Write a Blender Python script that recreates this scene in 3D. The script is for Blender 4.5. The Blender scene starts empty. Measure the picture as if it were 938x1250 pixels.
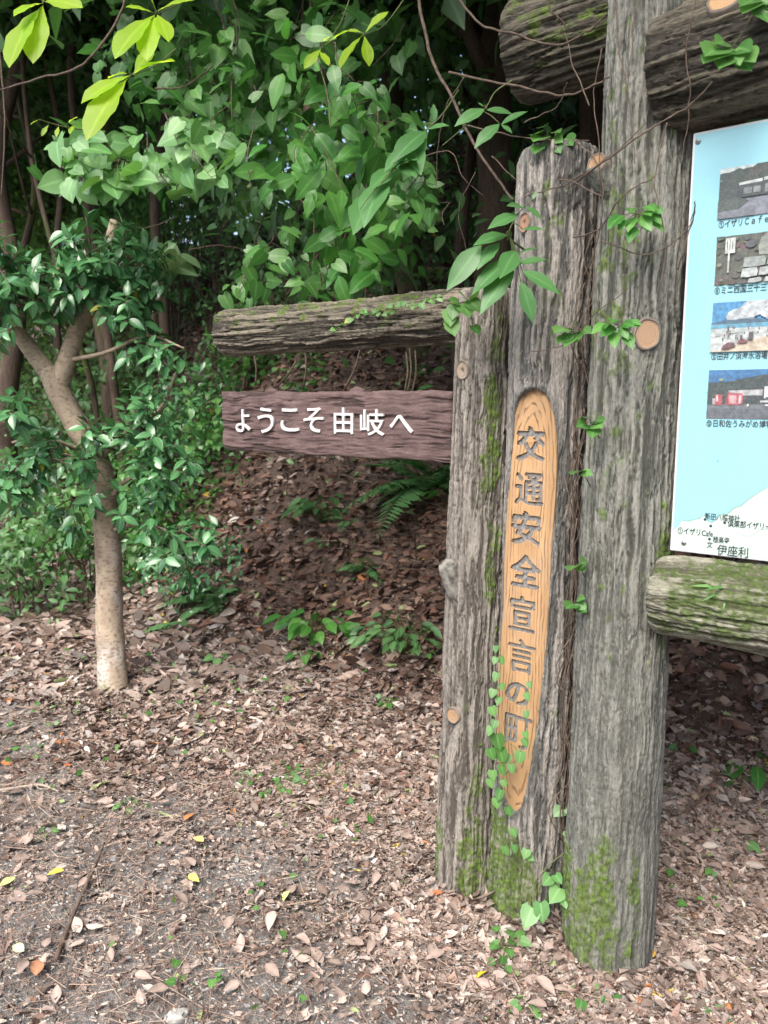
import bpy, bmesh, math, random
import numpy as np
from mathutils import Vector, Matrix

S = bpy.context.scene
C = S.collection
R = math.radians
rng = np.random.default_rng(7)
random.seed(7)

# ------------------------------------------------------------ camera, light
PITCH, F, CX, CY, EYE = R(8.47), 930.0, 469.0, 625.0, 1.5
cam_d = bpy.data.cameras.new('camera')
cam = bpy.data.objects.new('camera', cam_d); C.objects.link(cam)
cam.location = (0, 0, EYE); cam.rotation_euler = (R(90) - PITCH, 0, 0)
cam_d.sensor_fit = 'VERTICAL'; cam_d.sensor_height = 36; cam_d.lens = F * 36 / 1250
cam_d.clip_start = 0.05; cam_d.clip_end = 500
cam_d.dof.use_dof = True; cam_d.dof.focus_distance = 2.15; cam_d.dof.aperture_fstop = 5.0
S.camera = cam
S.render.resolution_x, S.render.resolution_y = 768, 1024

SUN_EL, SUN_AZ = 52, 208        # compass-like: azimuth measured from +Y clockwise
w = bpy.data.worlds.new('World'); S.world = w; w.use_nodes = True
nt = w.node_tree; bg = nt.nodes['Background']
sky = nt.nodes.new('ShaderNodeTexSky'); sky.sky_type = 'NISHITA'; sky.sun_disc = False
sky.sun_elevation = R(SUN_EL); sky.sun_rotation = R(SUN_AZ); sky.dust_density = 4; sky.ozone_density = 0.6
nt.links.new(sky.outputs[0], bg.inputs[0]); bg.inputs[1].default_value = 0.15
sd = bpy.data.lights.new('sun', 'SUN'); sd.energy = 1.5; sd.angle = R(40); sd.color = (1, .98, .95)
sun = bpy.data.objects.new('sun', sd); C.objects.link(sun)
sv = Vector((math.sin(R(SUN_AZ)) * math.cos(R(SUN_EL)), math.cos(R(SUN_AZ)) * math.cos(R(SUN_EL)), math.sin(R(SUN_EL))))
sun.rotation_euler = sv.to_track_quat('Z', 'Y').to_euler(); sun.location = sv * 30
S.view_settings.view_transform = 'Standard'; S.view_settings.look = 'None'
S.view_settings.exposure = 1.45; S.view_settings.gamma = 1
S.render.engine = 'CYCLES'
S.cycles.use_denoising = True
S.cycles.max_bounces = 8; S.cycles.transparent_max_bounces = 4

# ------------------------------------------------------------ helpers
def s2l(r, g, b):
    f = lambda c: (c / 12.92 if c <= .04045 else ((c + .055) / 1.055) ** 2.4)
    return (f(r / 255), f(g / 255), f(b / 255))

def ray(px, py):
    x = (px - CX) / F; u = (CY - py) / F
    return np.array([x, math.cos(PITCH) + math.sin(PITCH) * u, -math.sin(PITCH) + math.cos(PITCH) * u])

def at(px, py, Y):
    d = ray(px, py); d = d * (Y / d[1]); d[2] += EYE
    return d

def unit(v):
    v = np.asarray(v, float); return v / (np.linalg.norm(v, axis=-1, keepdims=True) + 1e-12)

def _h(ix, iy, iz, seed):
    n = (ix.astype(np.uint32) * np.uint32(374761393) + iy.astype(np.uint32) * np.uint32(668265263)
         + iz.astype(np.uint32) * np.uint32(2147483647) + np.uint32((seed * 974711 + 12345) & 0xffffffff))
    n = (n ^ (n >> np.uint32(13))) * np.uint32(1274126177)
    n = n ^ (n >> np.uint32(16))
    n = (n * np.uint32(2246822519)) ^ (n >> np.uint32(15))
    return (n & np.uint32(0xffffff)).astype(float) / 16777215.0

def vnoise(x, y, z=None, seed=0):
    x = np.asarray(x, float); y = np.asarray(y, float) + 0 * x
    z = np.zeros_like(x) if z is None else np.asarray(z, float) + 0 * x
    ix, iy, iz = np.floor(x).astype(np.int64), np.floor(y).astype(np.int64), np.floor(z).astype(np.int64)
    fx, fy, fz = x - ix, y - iy, z - iz
    sm = lambda t: t * t * t * (t * (t * 6 - 15) + 10)
    fx, fy, fz = sm(fx), sm(fy), sm(fz)
    r = 0
    with np.errstate(over='ignore'):
        for a in (0, 1):
            for b in (0, 1):
                for c in (0, 1):
                    r = r + _h(ix + a, iy + b, iz + c, seed) * (fx if a else 1 - fx) * (fy if b else 1 - fy) * (fz if c else 1 - fz)
    return r

def fbm(x, y, z=None, seed=0, o=3):
    r, a, t = 0, 1.0, 0
    for i in range(o):
        k = 2 ** i
        r = r + a * vnoise(np.asarray(x) * k, np.asarray(y) * k, None if z is None else np.asarray(z) * k, seed + i * 17); t += a; a *= .5
    return r / t

def sstep(a, b, x):
    t = np.clip((x - a) / (b - a), 0, 1); return t * t * (3 - 2 * t)

def mesh_np(name, V, F, attrs=None, smooth=True):
    """F: int array (n,3) or (n,4) or list of arrays"""
    V = np.asarray(V, np.float32)
    Fs = F if isinstance(F, list) else [F]
    Fs = [np.asarray(f, np.int32) for f in Fs if len(f)]
    me = bpy.data.meshes.new(name)
    me.vertices.add(len(V)); me.vertices.foreach_set('co', V.ravel())
    nl = sum(f.size for f in Fs); npoly = sum(len(f) for f in Fs)
    me.loops.add(nl); me.polygons.add(npoly)
    me.loops.foreach_set('vertex_index', np.concatenate([f.ravel() for f in Fs]))
    st = []; k = 0
    for f in Fs:
        st.append(k + np.arange(len(f)) * f.shape[1]); k += f.size
    me.polygons.foreach_set('loop_start', np.concatenate(st).astype(np.int32))
    if smooth: me.polygons.foreach_set('use_smooth', np.ones(npoly, bool))
    me.update(calc_edges=True)
    for k, a in (attrs or {}).items():
        a = np.asarray(a, np.float32)
        if a.ndim == 1:
            at_ = me.attributes.new(k, 'FLOAT', 'POINT'); at_.data.foreach_set('value', a)
        else:
            if a.shape[1] == 3: a = np.hstack([a, np.ones((len(a), 1), np.float32)])
            at_ = me.attributes.new(k, 'FLOAT_COLOR', 'POINT'); at_.data.foreach_set('color', a.ravel())
    return me

def link(name, me, parent=None, mat=None, M=None):
    if mat is not None and len(me.materials) == 0: me.materials.append(mat)
    o = bpy.data.objects.new(name, me); C.objects.link(o)
    if M is not None: M = Matrix(M)
    if parent is not None:
        o.parent = parent
        if M is not None: o.matrix_basis = base_of(parent).inverted() @ M
    elif M is not None: o.matrix_basis = M
    return o

def base_of(o):
    m = o.matrix_basis.copy()
    while o.parent is not None:
        o = o.parent; m = o.matrix_basis @ m
    return m

def tag(o, label, cat, group=None, kind=None):
    o['label'] = label; o['category'] = cat
    if group: o['group'] = group
    if kind: o['kind'] = kind
    return o

def struct(o, kind='structure', label=None):
    o['kind'] = kind
    if label: o['label'] = label
    return o

def thing(name, loc, label, cat, group=None):
    o = bpy.data.objects.new(name, None); C.objects.link(o); o.location = loc
    o.empty_display_size = .05
    return tag(o, label, cat, group)

def world_part(name, V, F, parent, mat, attrs=None, smooth=True):
    """vertices given in world space, stored relative to the parent"""
    inv = np.array(base_of(parent).inverted()) if parent is not None else np.eye(4)
    V = np.asarray(V, float) @ inv[:3, :3].T + inv[:3, 3]
    return link(name, mesh_np(name, V, F, attrs, smooth), parent, mat)

# ------------------------------------------------------------ materials
class NT:
    def __init__(s, name):
        s.m = bpy.data.materials.new(name); s.m.use_nodes = True
        s.t = s.m.node_tree; s.b = s.t.nodes['Principled BSDF']; s.out = s.t.nodes['Material Output']
    def n(s, typ, **kw):
        x = s.t.nodes.new(typ)
        for k, v in kw.items(): setattr(x, k, v)
        return x
    def l(s, a, b): s.t.links.new(a, b)
    def attr(s, name, out='Fac'):
        return s.n('ShaderNodeAttribute', attribute_name=name).outputs[out]
    def noise(s, scale, detail=3, vec=None, rough=.55, stretch=None):
        x = s.n('ShaderNodeTexNoise'); x.inputs['Scale'].default_value = scale
        x.inputs['Detail'].default_value = detail; x.inputs['Roughness'].default_value = rough
        if vec is None:
            vec = s.n('ShaderNodeTexCoord').outputs['Object']
        if stretch:
            mp = s.n('ShaderNodeMapping'); mp.inputs['Scale'].default_value = stretch
            s.l(vec, mp.inputs['Vector']); vec = mp.outputs[0]
        s.l(vec, x.inputs['Vector'])
        return x.outputs['Fac']
    def math(s, op, a, b=None, clamp=False):
        x = s.n('ShaderNodeMath', operation=op, use_clamp=clamp)
        for i, v in enumerate((a, b)):
            if v is None: continue
            if isinstance(v, (int, float)): x.inputs[i].default_value = v
            else: s.l(v, x.inputs[i])
        return x.outputs[0]
    def ramp(s, fac, stops):
        x = s.n('ShaderNodeValToRGB'); e = x.color_ramp.elements
        while len(e) < len(stops): e.new(.5)
        for k, (p, c) in enumerate(stops):
            e[k].position = p
            e[k].color = (c, c, c, 1) if isinstance(c, (int, float)) else (*c, 1)
        s.l(fac, x.inputs[0]); return x.outputs[0]
    def mix(s, fac, a, b, blend='MIX'):
        x = s.n('ShaderNodeMix', data_type='RGBA', blend_type=blend)
        for i, v in ((0, fac), (6, a), (7, b)):
            if isinstance(v, (int, float)): x.inputs[i].default_value = v
            elif isinstance(v, tuple): x.inputs[i].default_value = (*v, 1)
            else: s.l(v, x.inputs[i])
        return x.outputs[2]
    def bump(s, h, strength=.4, dist=.005):
        x = s.n('ShaderNodeBump'); x.inputs['Strength'].default_value = strength; x.inputs['Distance'].default_value = dist
        s.l(h, x.inputs['Height']); s.l(x.outputs[0], s.b.inputs['Normal'])
    def fin(s, col, rough=.8, spec=.3):
        if isinstance(col, tuple): s.b.inputs['Base Color'].default_value = (*col, 1)
        else: s.l(col, s.b.inputs['Base Color'])
        if isinstance(rough, (int, float)): s.b.inputs['Roughness'].default_value = rough
        else: s.l(rough, s.b.inputs['Roughness'])
        s.b.inputs['Specular IOR Level'].default_value = spec
        return s.m

def bark_mat(name, base, strand, dark, moss=(.080, .130, .018), st=(1, 1, .1), lichen=None):
    t = NT(name)
    f1 = t.noise(38, 4, stretch=st); f2 = t.noise(170, 3, stretch=(1, 1, .35)); f3 = t.noise(5, 2)
    sa = t.attr('strand'); cv = t.attr('crev')
    c = t.mix(t.ramp(f1, [(.3, 0), (.7, 1)]), tuple(x * .72 for x in base), tuple(min(1, x * 1.22) for x in base))
    sc = t.mix(t.ramp(f1, [(.25, 0), (.75, 1)]), tuple(x * .7 for x in strand), strand)
    c = t.mix(sa, c, sc)
    c = t.mix(t.math('MULTIPLY', t.ramp(f3, [(.42, 0), (.72, 1)]), .38), c, tuple(x * .55 for x in base))
    c = t.mix(t.math('MULTIPLY', t.ramp(f2, [(.35, 1), (.5, 0)]), .5), c, dark)
    f5 = t.noise(240, 2, stretch=(1, 1, .4)); c = t.mix(t.math('MULTIPLY', t.ramp(f5, [(.55, 0), (.68, 1)]), .40), c, strand); c = t.mix(t.math('MULTIPLY', t.ramp(f5, [(.32, 1), (.45, 0)]), .40), c, dark)
    f4 = t.noise(95, 3, stretch=(1, 1, .10)); c = t.mix(t.math('MULTIPLY', t.ramp(f4, [(.53, 0), (.66, 1)]), .30), c, strand)
    c = t.mix(t.math('MULTIPLY', t.ramp(f4, [(.34, 1), (.46, 0)]), .35), c, dark)
    c = t.mix(cv, c, dark)
    mo = t.mix(t.ramp(t.noise(90, 4), [(.3, 0), (.7, 1)]), tuple(x * .45 for x in moss), tuple(x * 1.5 for x in moss))
    c = t.mix(t.attr('moss'), c, mo)
    t.bump(t.math('ADD', t.math('ADD', t.math('MULTIPLY', f1, .5), f4), t.math('MULTIPLY', f2, .7)), .8, .007)
    return t.fin(c, .85, .25)

def leaf_mat(name, c1, c2, tr, gloss=.42, tfac=.28, yellow=0.0):
    t = NT(name)
    oi = t.n('ShaderNodeObjectInfo').outputs['Random']
    r = t.math('FRACT', t.math('ADD', t.math('MULTIPLY', oi, 3.7), t.attr('rnd')))
    c = t.mix(r, c1, c2)
    if yellow: c = t.mix(t.math('GREATER_THAN', t.math('FRACT', t.math('MULTIPLY', r, 7.3)), 1 - yellow), c, (.35, .34, .05))
    blot = t.noise(45, 3)
    c = t.mix(t.math('MULTIPLY', t.ramp(blot, [(.4, 0), (.75, 1)]), .35), c, tuple(x * .6 for x in c1))
    mid = t.attr('mid')
    vein = t.ramp(mid, [(.84, 0), (.97, 1)])
    c = t.mix(t.math('MULTIPLY', vein, .3), c, tuple(min(1, x * 2.0 + .02) for x in c2))
    t.fin(c, gloss, .5)
    t.bump(t.noise(160, 2), .18, .002)
    tl = t.n('ShaderNodeBsdfTranslucent'); t.l(t.mix(r, tuple(x * .8 for x in tr), tr), tl.inputs[0])
    mx = t.n('ShaderNodeMixShader'); mx.inputs[0].default_value = tfac
    t.l(t.b.outputs[0], mx.inputs[1]); t.l(tl.outputs[0], mx.inputs[2]); t.l(mx.outputs[0], t.out.inputs[0])
    return t.m

def attr_mat(name, rough=.75, spec=.25, nz=40, amt=.5, bump=.3):
    t = NT(name); a = t.attr('col', 'Color')
    f = t.noise(nz, 4)
    c = t.mix(t.math('MULTIPLY', t.ramp(f, [(.35, 0), (.7, 1)]), amt), a, (.5, .5, .5), 'MULTIPLY')
    if bump: t.bump(f, bump, .004)
    return t.fin(c, rough, spec)

def plain(name, col, rough=.7, spec=.3, nz=30, amt=.4, stretch=None, bump=.3, metal=0):
    t = NT(name); f = t.noise(nz, 4, stretch=stretch)
    c = t.mix(t.ramp(f, [(.3, 0), (.7, 1)]), tuple(x * (1 - amt) for x in col), tuple(min(1, x * (1 + amt * .6)) for x in col))
    if bump: t.bump(f, bump, .004)
    t.b.inputs['Metallic'].default_value = metal
    return t.fin(c, rough, spec)

M_POST_L = bark_mat('post_bark_brown', (.150, .135, .115), (.34, .31, .27), (.050, .042, .034))
M_POST_M = bark_mat('post_bark_grey', (.140, .142, .132), (.40, .365, .325), (.050, .047, .042))
M_POST_R = bark_mat('post_bark_pale', (.140, .146, .126), (.30, .295, .255), (.045, .045, .036))
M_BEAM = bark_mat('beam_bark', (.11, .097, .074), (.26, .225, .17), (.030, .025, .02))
M_TOPBEAM = bark_mat('shaded_beam_bark', (.070, .064, .048), (.16, .14, .105), (.022, .019, .015))  # darker copy of the beam bark: overhead shade put into the colour
M_RAIL = bark_mat('rail_bark', (.15, .145, .105), (.34, .33, .26), (.05, .045, .03), moss=(.055, .085, .018))
M_TRUNK = bark_mat('forest_trunk_bark', (.085, .06, .045), (.14, .10, .075), (.03, .022, .018))
t = NT('camellia_bark_smooth'); f1 = t.noise(11, 4); f2 = t.noise(46, 5, stretch=(1, 1, 1.6)); f3 = t.noise(150, 3)
c = t.mix(t.ramp(f1, [(.3, 0), (.7, 1)]), (.35, .275, .20), (.47, .38, .28))
c = t.mix(t.math('MULTIPLY', t.attr('strand'), t.ramp(f2, [(.40, .2), (.55, 1)])), c, (.47, .44, .40))
c = t.mix(t.math('MULTIPLY', t.ramp(f2, [(.34, 1), (.50, 0)]), .7), c, (.14, .11, .085)); c = t.mix(t.attr('crev'), c, (.17, .125, .09))
c = t.mix(t.math('MULTIPLY', t.ramp(f3, [(.58, 0), (.7, 1)]), .35), c, (.2, .16, .12)); c = t.mix(t.attr('moss'), c, (.14, .16, .06))
t.bump(t.math('ADD', f2, t.math('MULTIPLY', f3, .5)), .6, .006); M_CAMTRUNK = t.fin(c, .8, .25)
M_VINE = plain('bare_vine_bark', (.115, .085, .065), .8, .2, 60, .5)
M_STEM = plain('green_stem', (.09, .11, .04), .6, .3)
M_TWIG = plain('twig_wood', (.12, .085, .065), .8, .2, 60, .5)
M_PALETWIG = plain('pale_dead_wood', (.36, .30, .24), .8, .2, 50, .4)

ML = dict(
    camellia=leaf_mat('camellia_leaf', (.038, .125, .048), (.12, .29, .115), (.10, .30, .05), .17, .15, .004),
    heart=leaf_mat('heart_leaf', (.11, .28, .085), (.24, .44, .17), (.16, .38, .06), .30, .36, .0),
    big=leaf_mat('broad_leaf', (.045, .18, .032), (.14, .34, .075), (.10, .34, .04), .34, .38, .0),
    mid=leaf_mat('mid_leaf', (.042, .15, .032), (.17, .36, .10), (.10, .32, .05), .36, .38, .0),
    lance=leaf_mat('lance_leaf', (.06, .17, .05), (.09, .23, .07), (.12, .36, .05), .38, .3),
    lime=leaf_mat('lime_leaf', (.26, .44, .02), (.36, .56, .04), (.62, .92, .04), .45, .6),
    ivy=leaf_mat('ivy_leaf', (.06, .17, .04), (.13, .28, .075), (.18, .42, .06), .4, .3, .01),
    fern=leaf_mat('fern_leaf', (.10, .24, .085), (.17, .35, .13), (.10, .30, .05), .5, .3),
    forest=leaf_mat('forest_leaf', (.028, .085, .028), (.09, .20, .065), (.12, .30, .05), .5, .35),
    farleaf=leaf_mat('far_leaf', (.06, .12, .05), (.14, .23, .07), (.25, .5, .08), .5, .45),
    shrub=leaf_mat('shrub_leaf', (.05, .14, .045), (.14, .28, .10), (.12, .32, .06), .4, .3),
    pale=leaf_mat('pale_leaf', (.26, .42, .22), (.36, .52, .30), (.25, .45, .10), .4, .3),
    grass=leaf_mat('blade_leaf', (.08, .20, .05), (.13, .28, .07), (.15, .4, .05), .4, .3),
)

# ------------------------------------------------------------ gate frame, ground heights
GO = np.array([.62, 1.92]); GR = np.array([.8, -.6]); GB = np.array([.6, .8])   # along the gate to the right; back
def qs(x, y):
    return (x - GO[0]) * GB[0] + (y - GO[1]) * GB[1], -((x - GO[0]) * GR[0] + (y - GO[1]) * GR[1])
def footline(s):
    return .85 + .16 * np.clip(s, 0, 3.4) + .30 * np.clip(s - 3.4, 0, 40) ** 1.12 + .75 * sstep(.1, -.9, s)
def H(x, y):
    x = np.asarray(x, float); y = np.asarray(y, float)
    q, s = qs(x, y)
    d = q - footline(s) + .25 * (vnoise(x * 1.1, y * 1.1, seed=3) - .5)
    sp = .18 * np.logaddexp(0, d / .18)
    bank = np.where(sp < 2.9, 1.28 * sp, 1.28 * 2.9 + .45 * (sp - 2.9))
    bank = np.minimum(bank, 9)
    b = .06 * (fbm(x * .8, y * .8, seed=5, o=3) - .5) + .025 * (vnoise(x * 6, y * 6, seed=9) - .5)
    r = bank + b + np.clip(bank, 0, .8) * .22 * (fbm(x * 2.2, y * 2.2, seed=11) - .5)
    far = np.clip((y - 7) / 20, 0, 1)
    r = r + np.minimum(np.logaddexp(0, (-9 - y) / .8) * .8 * .75, 8)        # unseen rise added behind the camera to block low sky light
    return r + far * 1.2 * (fbm(x * .15, y * .15, seed=21) - .3)
def H1(x, y): return float(H(np.array([x]), np.array([y]))[0])
def ghit(px, py):
    d = ray(px, py); t = .8
    while t < 40:
        p = d * t
        if p[2] + EYE <= H1(p[0], p[1]):
            lo, hi = t - .12, t
            for _ in range(12):
                m = (lo + hi) / 2; p = d * m
                if p[2] + EYE <= H1(p[0], p[1]): hi = m
                else: lo = m
            p = d * hi; return np.array([p[0], p[1], p[2] + EYE])
        t += .12
    return d * 12
def soilmask(x, y):
    L = (y - 2.2) + .8 * (x + .10)
    return sstep(.22, -.28, L + .9 * (fbm(x * 2.6, y * 2.6, seed=31) - .5))

def axis_pts(lo, hi, a, b, step, grow=1.14):
    m = list(np.arange(lo, hi, step)); l = []; x = lo; s = step
    while x > a: s *= grow; x -= s; l.append(x)
    r = []; x = m[-1]; s = step
    while x < b: s *= grow; x += s; r.append(x)
    return np.array(l[::-1] + m + r)
gx = axis_pts(-4, 3, -70, 70, .03); gy = axis_pts(.3, 7, -30, 90, .03)
X, Y = np.meshgrid(gx, gy); Z = H(X, Y)
nx, ny = len(gx), len(gy)
idx = np.arange(nx * ny).reshape(ny, nx)
quads = np.stack([idx[:-1, :-1], idx[:-1, 1:], idx[1:, 1:], idx[1:, :-1]], -1).reshape(-1, 4)
q_, s_ = qs(X, Y); onbank = (q_ - footline(s_) > .05).ravel()
VG = np.stack([X.ravel(), Y.ravel(), Z.ravel()], 1)
t = NT('forest_soil')
f1 = t.noise(9, 5); f2 = t.noise(70, 4); f3 = t.noise(260, 2)
c = t.mix(t.ramp(f1, [(.3, 0), (.7, 1)]), (.075, .055, .042), (.14, .10, .08))
cs = t.mix(t.ramp(f2, [(.3, 0), (.7, 1)]), (.13, .122, .115), (.24, .225, .21))
cs = t.mix(t.ramp(f3, [(.62, 0), (.72, 1)]), cs, (.40, .38, .36))
c = t.mix(t.attr('soil'), c, cs)
t.bump(t.math('ADD', f2, t.math('MULTIPLY', f3, .5)), .9, .012)
M_SOIL = t.fin(c, .95, .15)
soilA = soilmask(VG[:, 0], VG[:, 1])
def submesh(name, fsel):
    f = quads[fsel]; u, inv = np.unique(f, return_inverse=True)
    return link(name, mesh_np(name, VG[u], inv.reshape(f.shape), dict(soil=soilA[u])), None, M_SOIL)
fb = onbank[quads].all(1)
struct(submesh('ground', ~fb)); struct(submesh('hillside', fb))

# ------------------------------------------------------------ leaf templates
def leaf_tpl(kind, L=1.0, W=.5, fold=.25, curl=.15, ns=5, wav=0.0, seed=0):
    r = np.random.default_rng(seed)
    tt = np.linspace(0, 1, ns + 2)[1:-1]
    if kind == 'heart': tt = np.array([.015, .07, .16, .28, .44, .6, .76, .9])
    ws = {'ovate': lambda t: np.sin(np.pi * t ** .82) ** .9, 'lance': lambda t: np.sin(np.pi * t ** .9) ** 1.05,
          'heart': lambda t: np.interp(t, [0, .015, .07, .16, .28, .44, .6, .76, .9, 1], [.3, .55, .82, .97, 1.0, .92, .74, .47, .19, 0]),
          'obov': lambda t: np.sin(np.pi * t ** 1.5) ** .85,
          'ivy': lambda t: np.interp(t, [0, .1, .28, .42, .55, .72, 1], [.2, .75, 1., .55, .66, .34, 0])}[kind](tt)
    if kind == 'ivy' : pass
    V = [[0, 0, 0]]; mid = [1.]
    for k, (t, wv) in enumerate(zip(tt, ws)):
        hw = W / 2 * wv * (1 + .035 * r.standard_normal())
        back = -.16 * L * (1 - t) ** 5 if kind in ('heart', 'ivy') else 0
        if kind == 'ivy' and k in (1, 2): back += .03 * L
        zc = -curl * L * t * t
        wz = wav * L * math.sin(k * 2.1 + seed)
        V += [[t * L + back, hw, zc + fold * hw + wz], [t * L, 0, zc], [t * L + back, -hw, zc + fold * hw - wz]]
        mid += [0., 1., 0.]
    V.append([L, 0, -curl * L * 1.0]); mid.append(1.)
    F = []; n = len(tt)
    F += [[0, 2, 1], [0, 3, 2]]
    for k in range(n - 1):
        a, b = 1 + 3 * k, 4 + 3 * k
        F += [[a, a + 1, b + 1], [a, b + 1, b], [a + 1, a + 2, b + 2], [a + 1, b + 2, b + 1]]
    a = 1 + 3 * (n - 1); e = len(V) - 1
    F += [[a, a + 1, e], [a + 1, a + 2, e]]
    return np.array(V, float), np.array(F, int), np.array(mid)

def frames(tdir, nrm):
    x = unit(tdir); n = np.asarray(nrm, float)
    z = unit(n - (n * x).sum(-1, keepdims=True) * x); y = np.cross(z, x)
    return np.stack([x, y, z], -1)          # columns

def scatter(name, tpls, pos, mats, scale, parent=None, mat=None, rnd=None, col=None):
    """many leaves merged into one mesh object (world coordinates)"""
    N = len(pos); pick = rng.integers(0, len(tpls), N)
    Vs, Fs, mids, rn, cs = [], [], [], [], []; off = 0
    scale = np.broadcast_to(np.asarray(scale, float), (N,))
    rnd = rng.random(N) if rnd is None else rnd
    for k, (V, F_, mid) in enumerate(tpls):
        i = np.where(pick == k)[0]
        if not len(i): continue
        W_ = np.einsum('nij,vj->nvi', mats[i], V) * scale[i, None, None] + pos[i, None, :]
        nv = len(V)
        Vs.append(W_.reshape(-1, 3)); Fs.append((F_[None] + (off + np.arange(len(i)) * nv)[:, None, None]).reshape(-1, 3))
        mids.append(np.tile(mid, len(i))); rn.append(np.repeat(rnd[i], nv))
        if col is not None: cs.append(np.repeat(col[i], nv, 0))
        off += len(i) * nv
    at_ = dict(mid=np.concatenate(mids), rnd=np.concatenate(rn))
    if col is not None: at_['col'] = np.concatenate(cs)
    return world_part(name, np.concatenate(Vs), np.concatenate(Fs), parent, mat, at_)

_leafcache = {}
LEAF = {k: [leaf_tpl(*v[:1], 1.0, *v[1:4], v[4], v[5], sd_) for sd_ in range(4)] for k, v in dict(
    camellia=('ovate', .48, .28, .22, 5, .0), heart=('heart', .92, .12, .16, 5, .012), big=('ovate', .54, .14, .3, 8, .015),
    mid=('heart', .72, .13, .2, 5, .01), lance=('lance', .40, .16, .18, 8, .005), lime=('obov', .35, .2, .18, 9, .01),
    ivy=('heart', .95, .15, .1, 5, .0), shrub=('ovate', .5, .25, .2, 5, .0), pale=('heart', .9, .15, .15, 5, .0),
    grass=('lance', .13, .3, .35, 5, .0), forest=('ovate', .5, .25, .2, 3, .0), farleaf=('ovate', .6, .25, .2, 2, .0),
    fern=('ovate', .5, .25, .2, 3, .0)).items()}

def leaf_mesh(kind, k):
    if (kind, k) not in _leafcache:
        V, F_, mid = LEAF[kind][k]
        me = mesh_np(kind + '_leaf', V, F_, dict(mid=mid)); me.materials.append(ML[kind]); _leafcache[(kind, k)] = me
    return _leafcache[(kind, k)]

def put_leaves(parent, kind, pos, mats, scale, name='leaf', limit=300):
    """the nearest leaves as parts of the plant, any beyond the limit joined as one part"""
    pos = np.asarray(pos, float); N = len(pos); scale = np.broadcast_to(np.asarray(scale, float), (N,))
    order = np.argsort(np.linalg.norm(pos - np.array([0, 0, EYE]), axis=1) / scale)
    inv = base_of(parent).inverted()
    for i in order[:limit]:
        o = bpy.data.objects.new(name, leaf_mesh(kind, int(rng.integers(0, 4)))); C.objects.link(o); o.parent = parent
        M = np.eye(4); M[:3, :3] = mats[i] * scale[i]; M[:3, 3] = pos[i]
        o.matrix_basis = inv @ Matrix(M)
    if N > limit:
        i = order[limit:]
        o = scatter('foliage', LEAF[kind], pos[i], mats[i], scale[i], parent, ML[kind]); o['kind'] = 'stuff'

# ------------------------------------------------------------ tubes
def smooth_path(P, n):
    P = np.asarray(P, float)
    if len(P) < 3:
        t = np.linspace(0, 1, n)[:, None]; return P[0] * (1 - t) + P[-1] * t
    Q = np.vstack([2 * P[0] - P[1], P, 2 * P[-1] - P[-2]])
    u = np.linspace(0, len(P) - 1 - 1e-6, n); k = u.astype(int); f = (u - k)[:, None]
    p0, p1, p2, p3 = Q[k], Q[k + 1], Q[k + 2], Q[k + 3]
    return .5 * (2 * p1 + (p2 - p0) * f + (2 * p0 - 5 * p1 + 4 * p2 - p3) * f ** 2 + (3 * p1 - p0 - 3 * p2 + p3) * f ** 3)

def tube(path, rad, seg=6, rough=0.0, seed=0):
    P = np.asarray(path, float); n = len(P); rad = np.broadcast_to(np.asarray(rad, float), (n,))
    T = unit(np.gradient(P, axis=0)); up = np.array([0, 0, 1.]) if abs(T[0][2]) < .9 else np.array([1., 0, 0])
    a = unit(np.cross(T[0], up)); V = []
    th = np.linspace(0, 2 * np.pi, seg, endpoint=False)
    for i in range(n):
        a = unit(a - (a @ T[i]) * T[i]); b = np.cross(T[i], a)
        rr = rad[i]
        if rough:
            rr = rr * (1 + rough * (fbm(np.cos(th) * 1.6 + 9, np.sin(th) * 1.6 + 9, np.full(seg, i * .35), seed) - .5))
            V.append(P[i] + (rr * np.cos(th))[:, None] * a + (rr * np.sin(th))[:, None] * b)
        else: V.append(P[i] + rr * (np.cos(th)[:, None] * a + np.sin(th)[:, None] * b))
    V = np.concatenate(V); I = np.arange(n * seg).reshape(n, seg); J = np.roll(I, -1, 1)
    Q = np.stack([I[:-1], J[:-1], J[1:], I[1:]], -1).reshape(-1, 4)
    V = np.vstack([V, P[0], P[-1]]); k = n * seg
    cap = np.vstack([np.stack([J[0], I[0], np.full(seg, k)], -1), np.stack([I[-1], J[-1], np.full(seg, k + 1)], -1)])
    return V, Q, cap

class Soup:
    def __init__(s): s.V, s.Q, s.T, s.k = [], [], [], 0
    def add(s, V, Q, T=None):
        s.V.append(V); s.Q.append(np.asarray(Q, int).reshape(-1, 4) + s.k)
        if T is not None: s.T.append(np.asarray(T, int).reshape(-1, 3) + s.k)
        s.k += len(V)
    def tube(s, *a, **k): s.add(*tube(*a, **k))
    def build(s, name, parent, mat, attrs=None):
        F_ = [np.concatenate(s.Q)] + ([np.concatenate(s.T)] if s.T else [])
        V = np.concatenate(s.V)
        return world_part(name, V, F_, parent, mat, attrs(V) if attrs else None)

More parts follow.
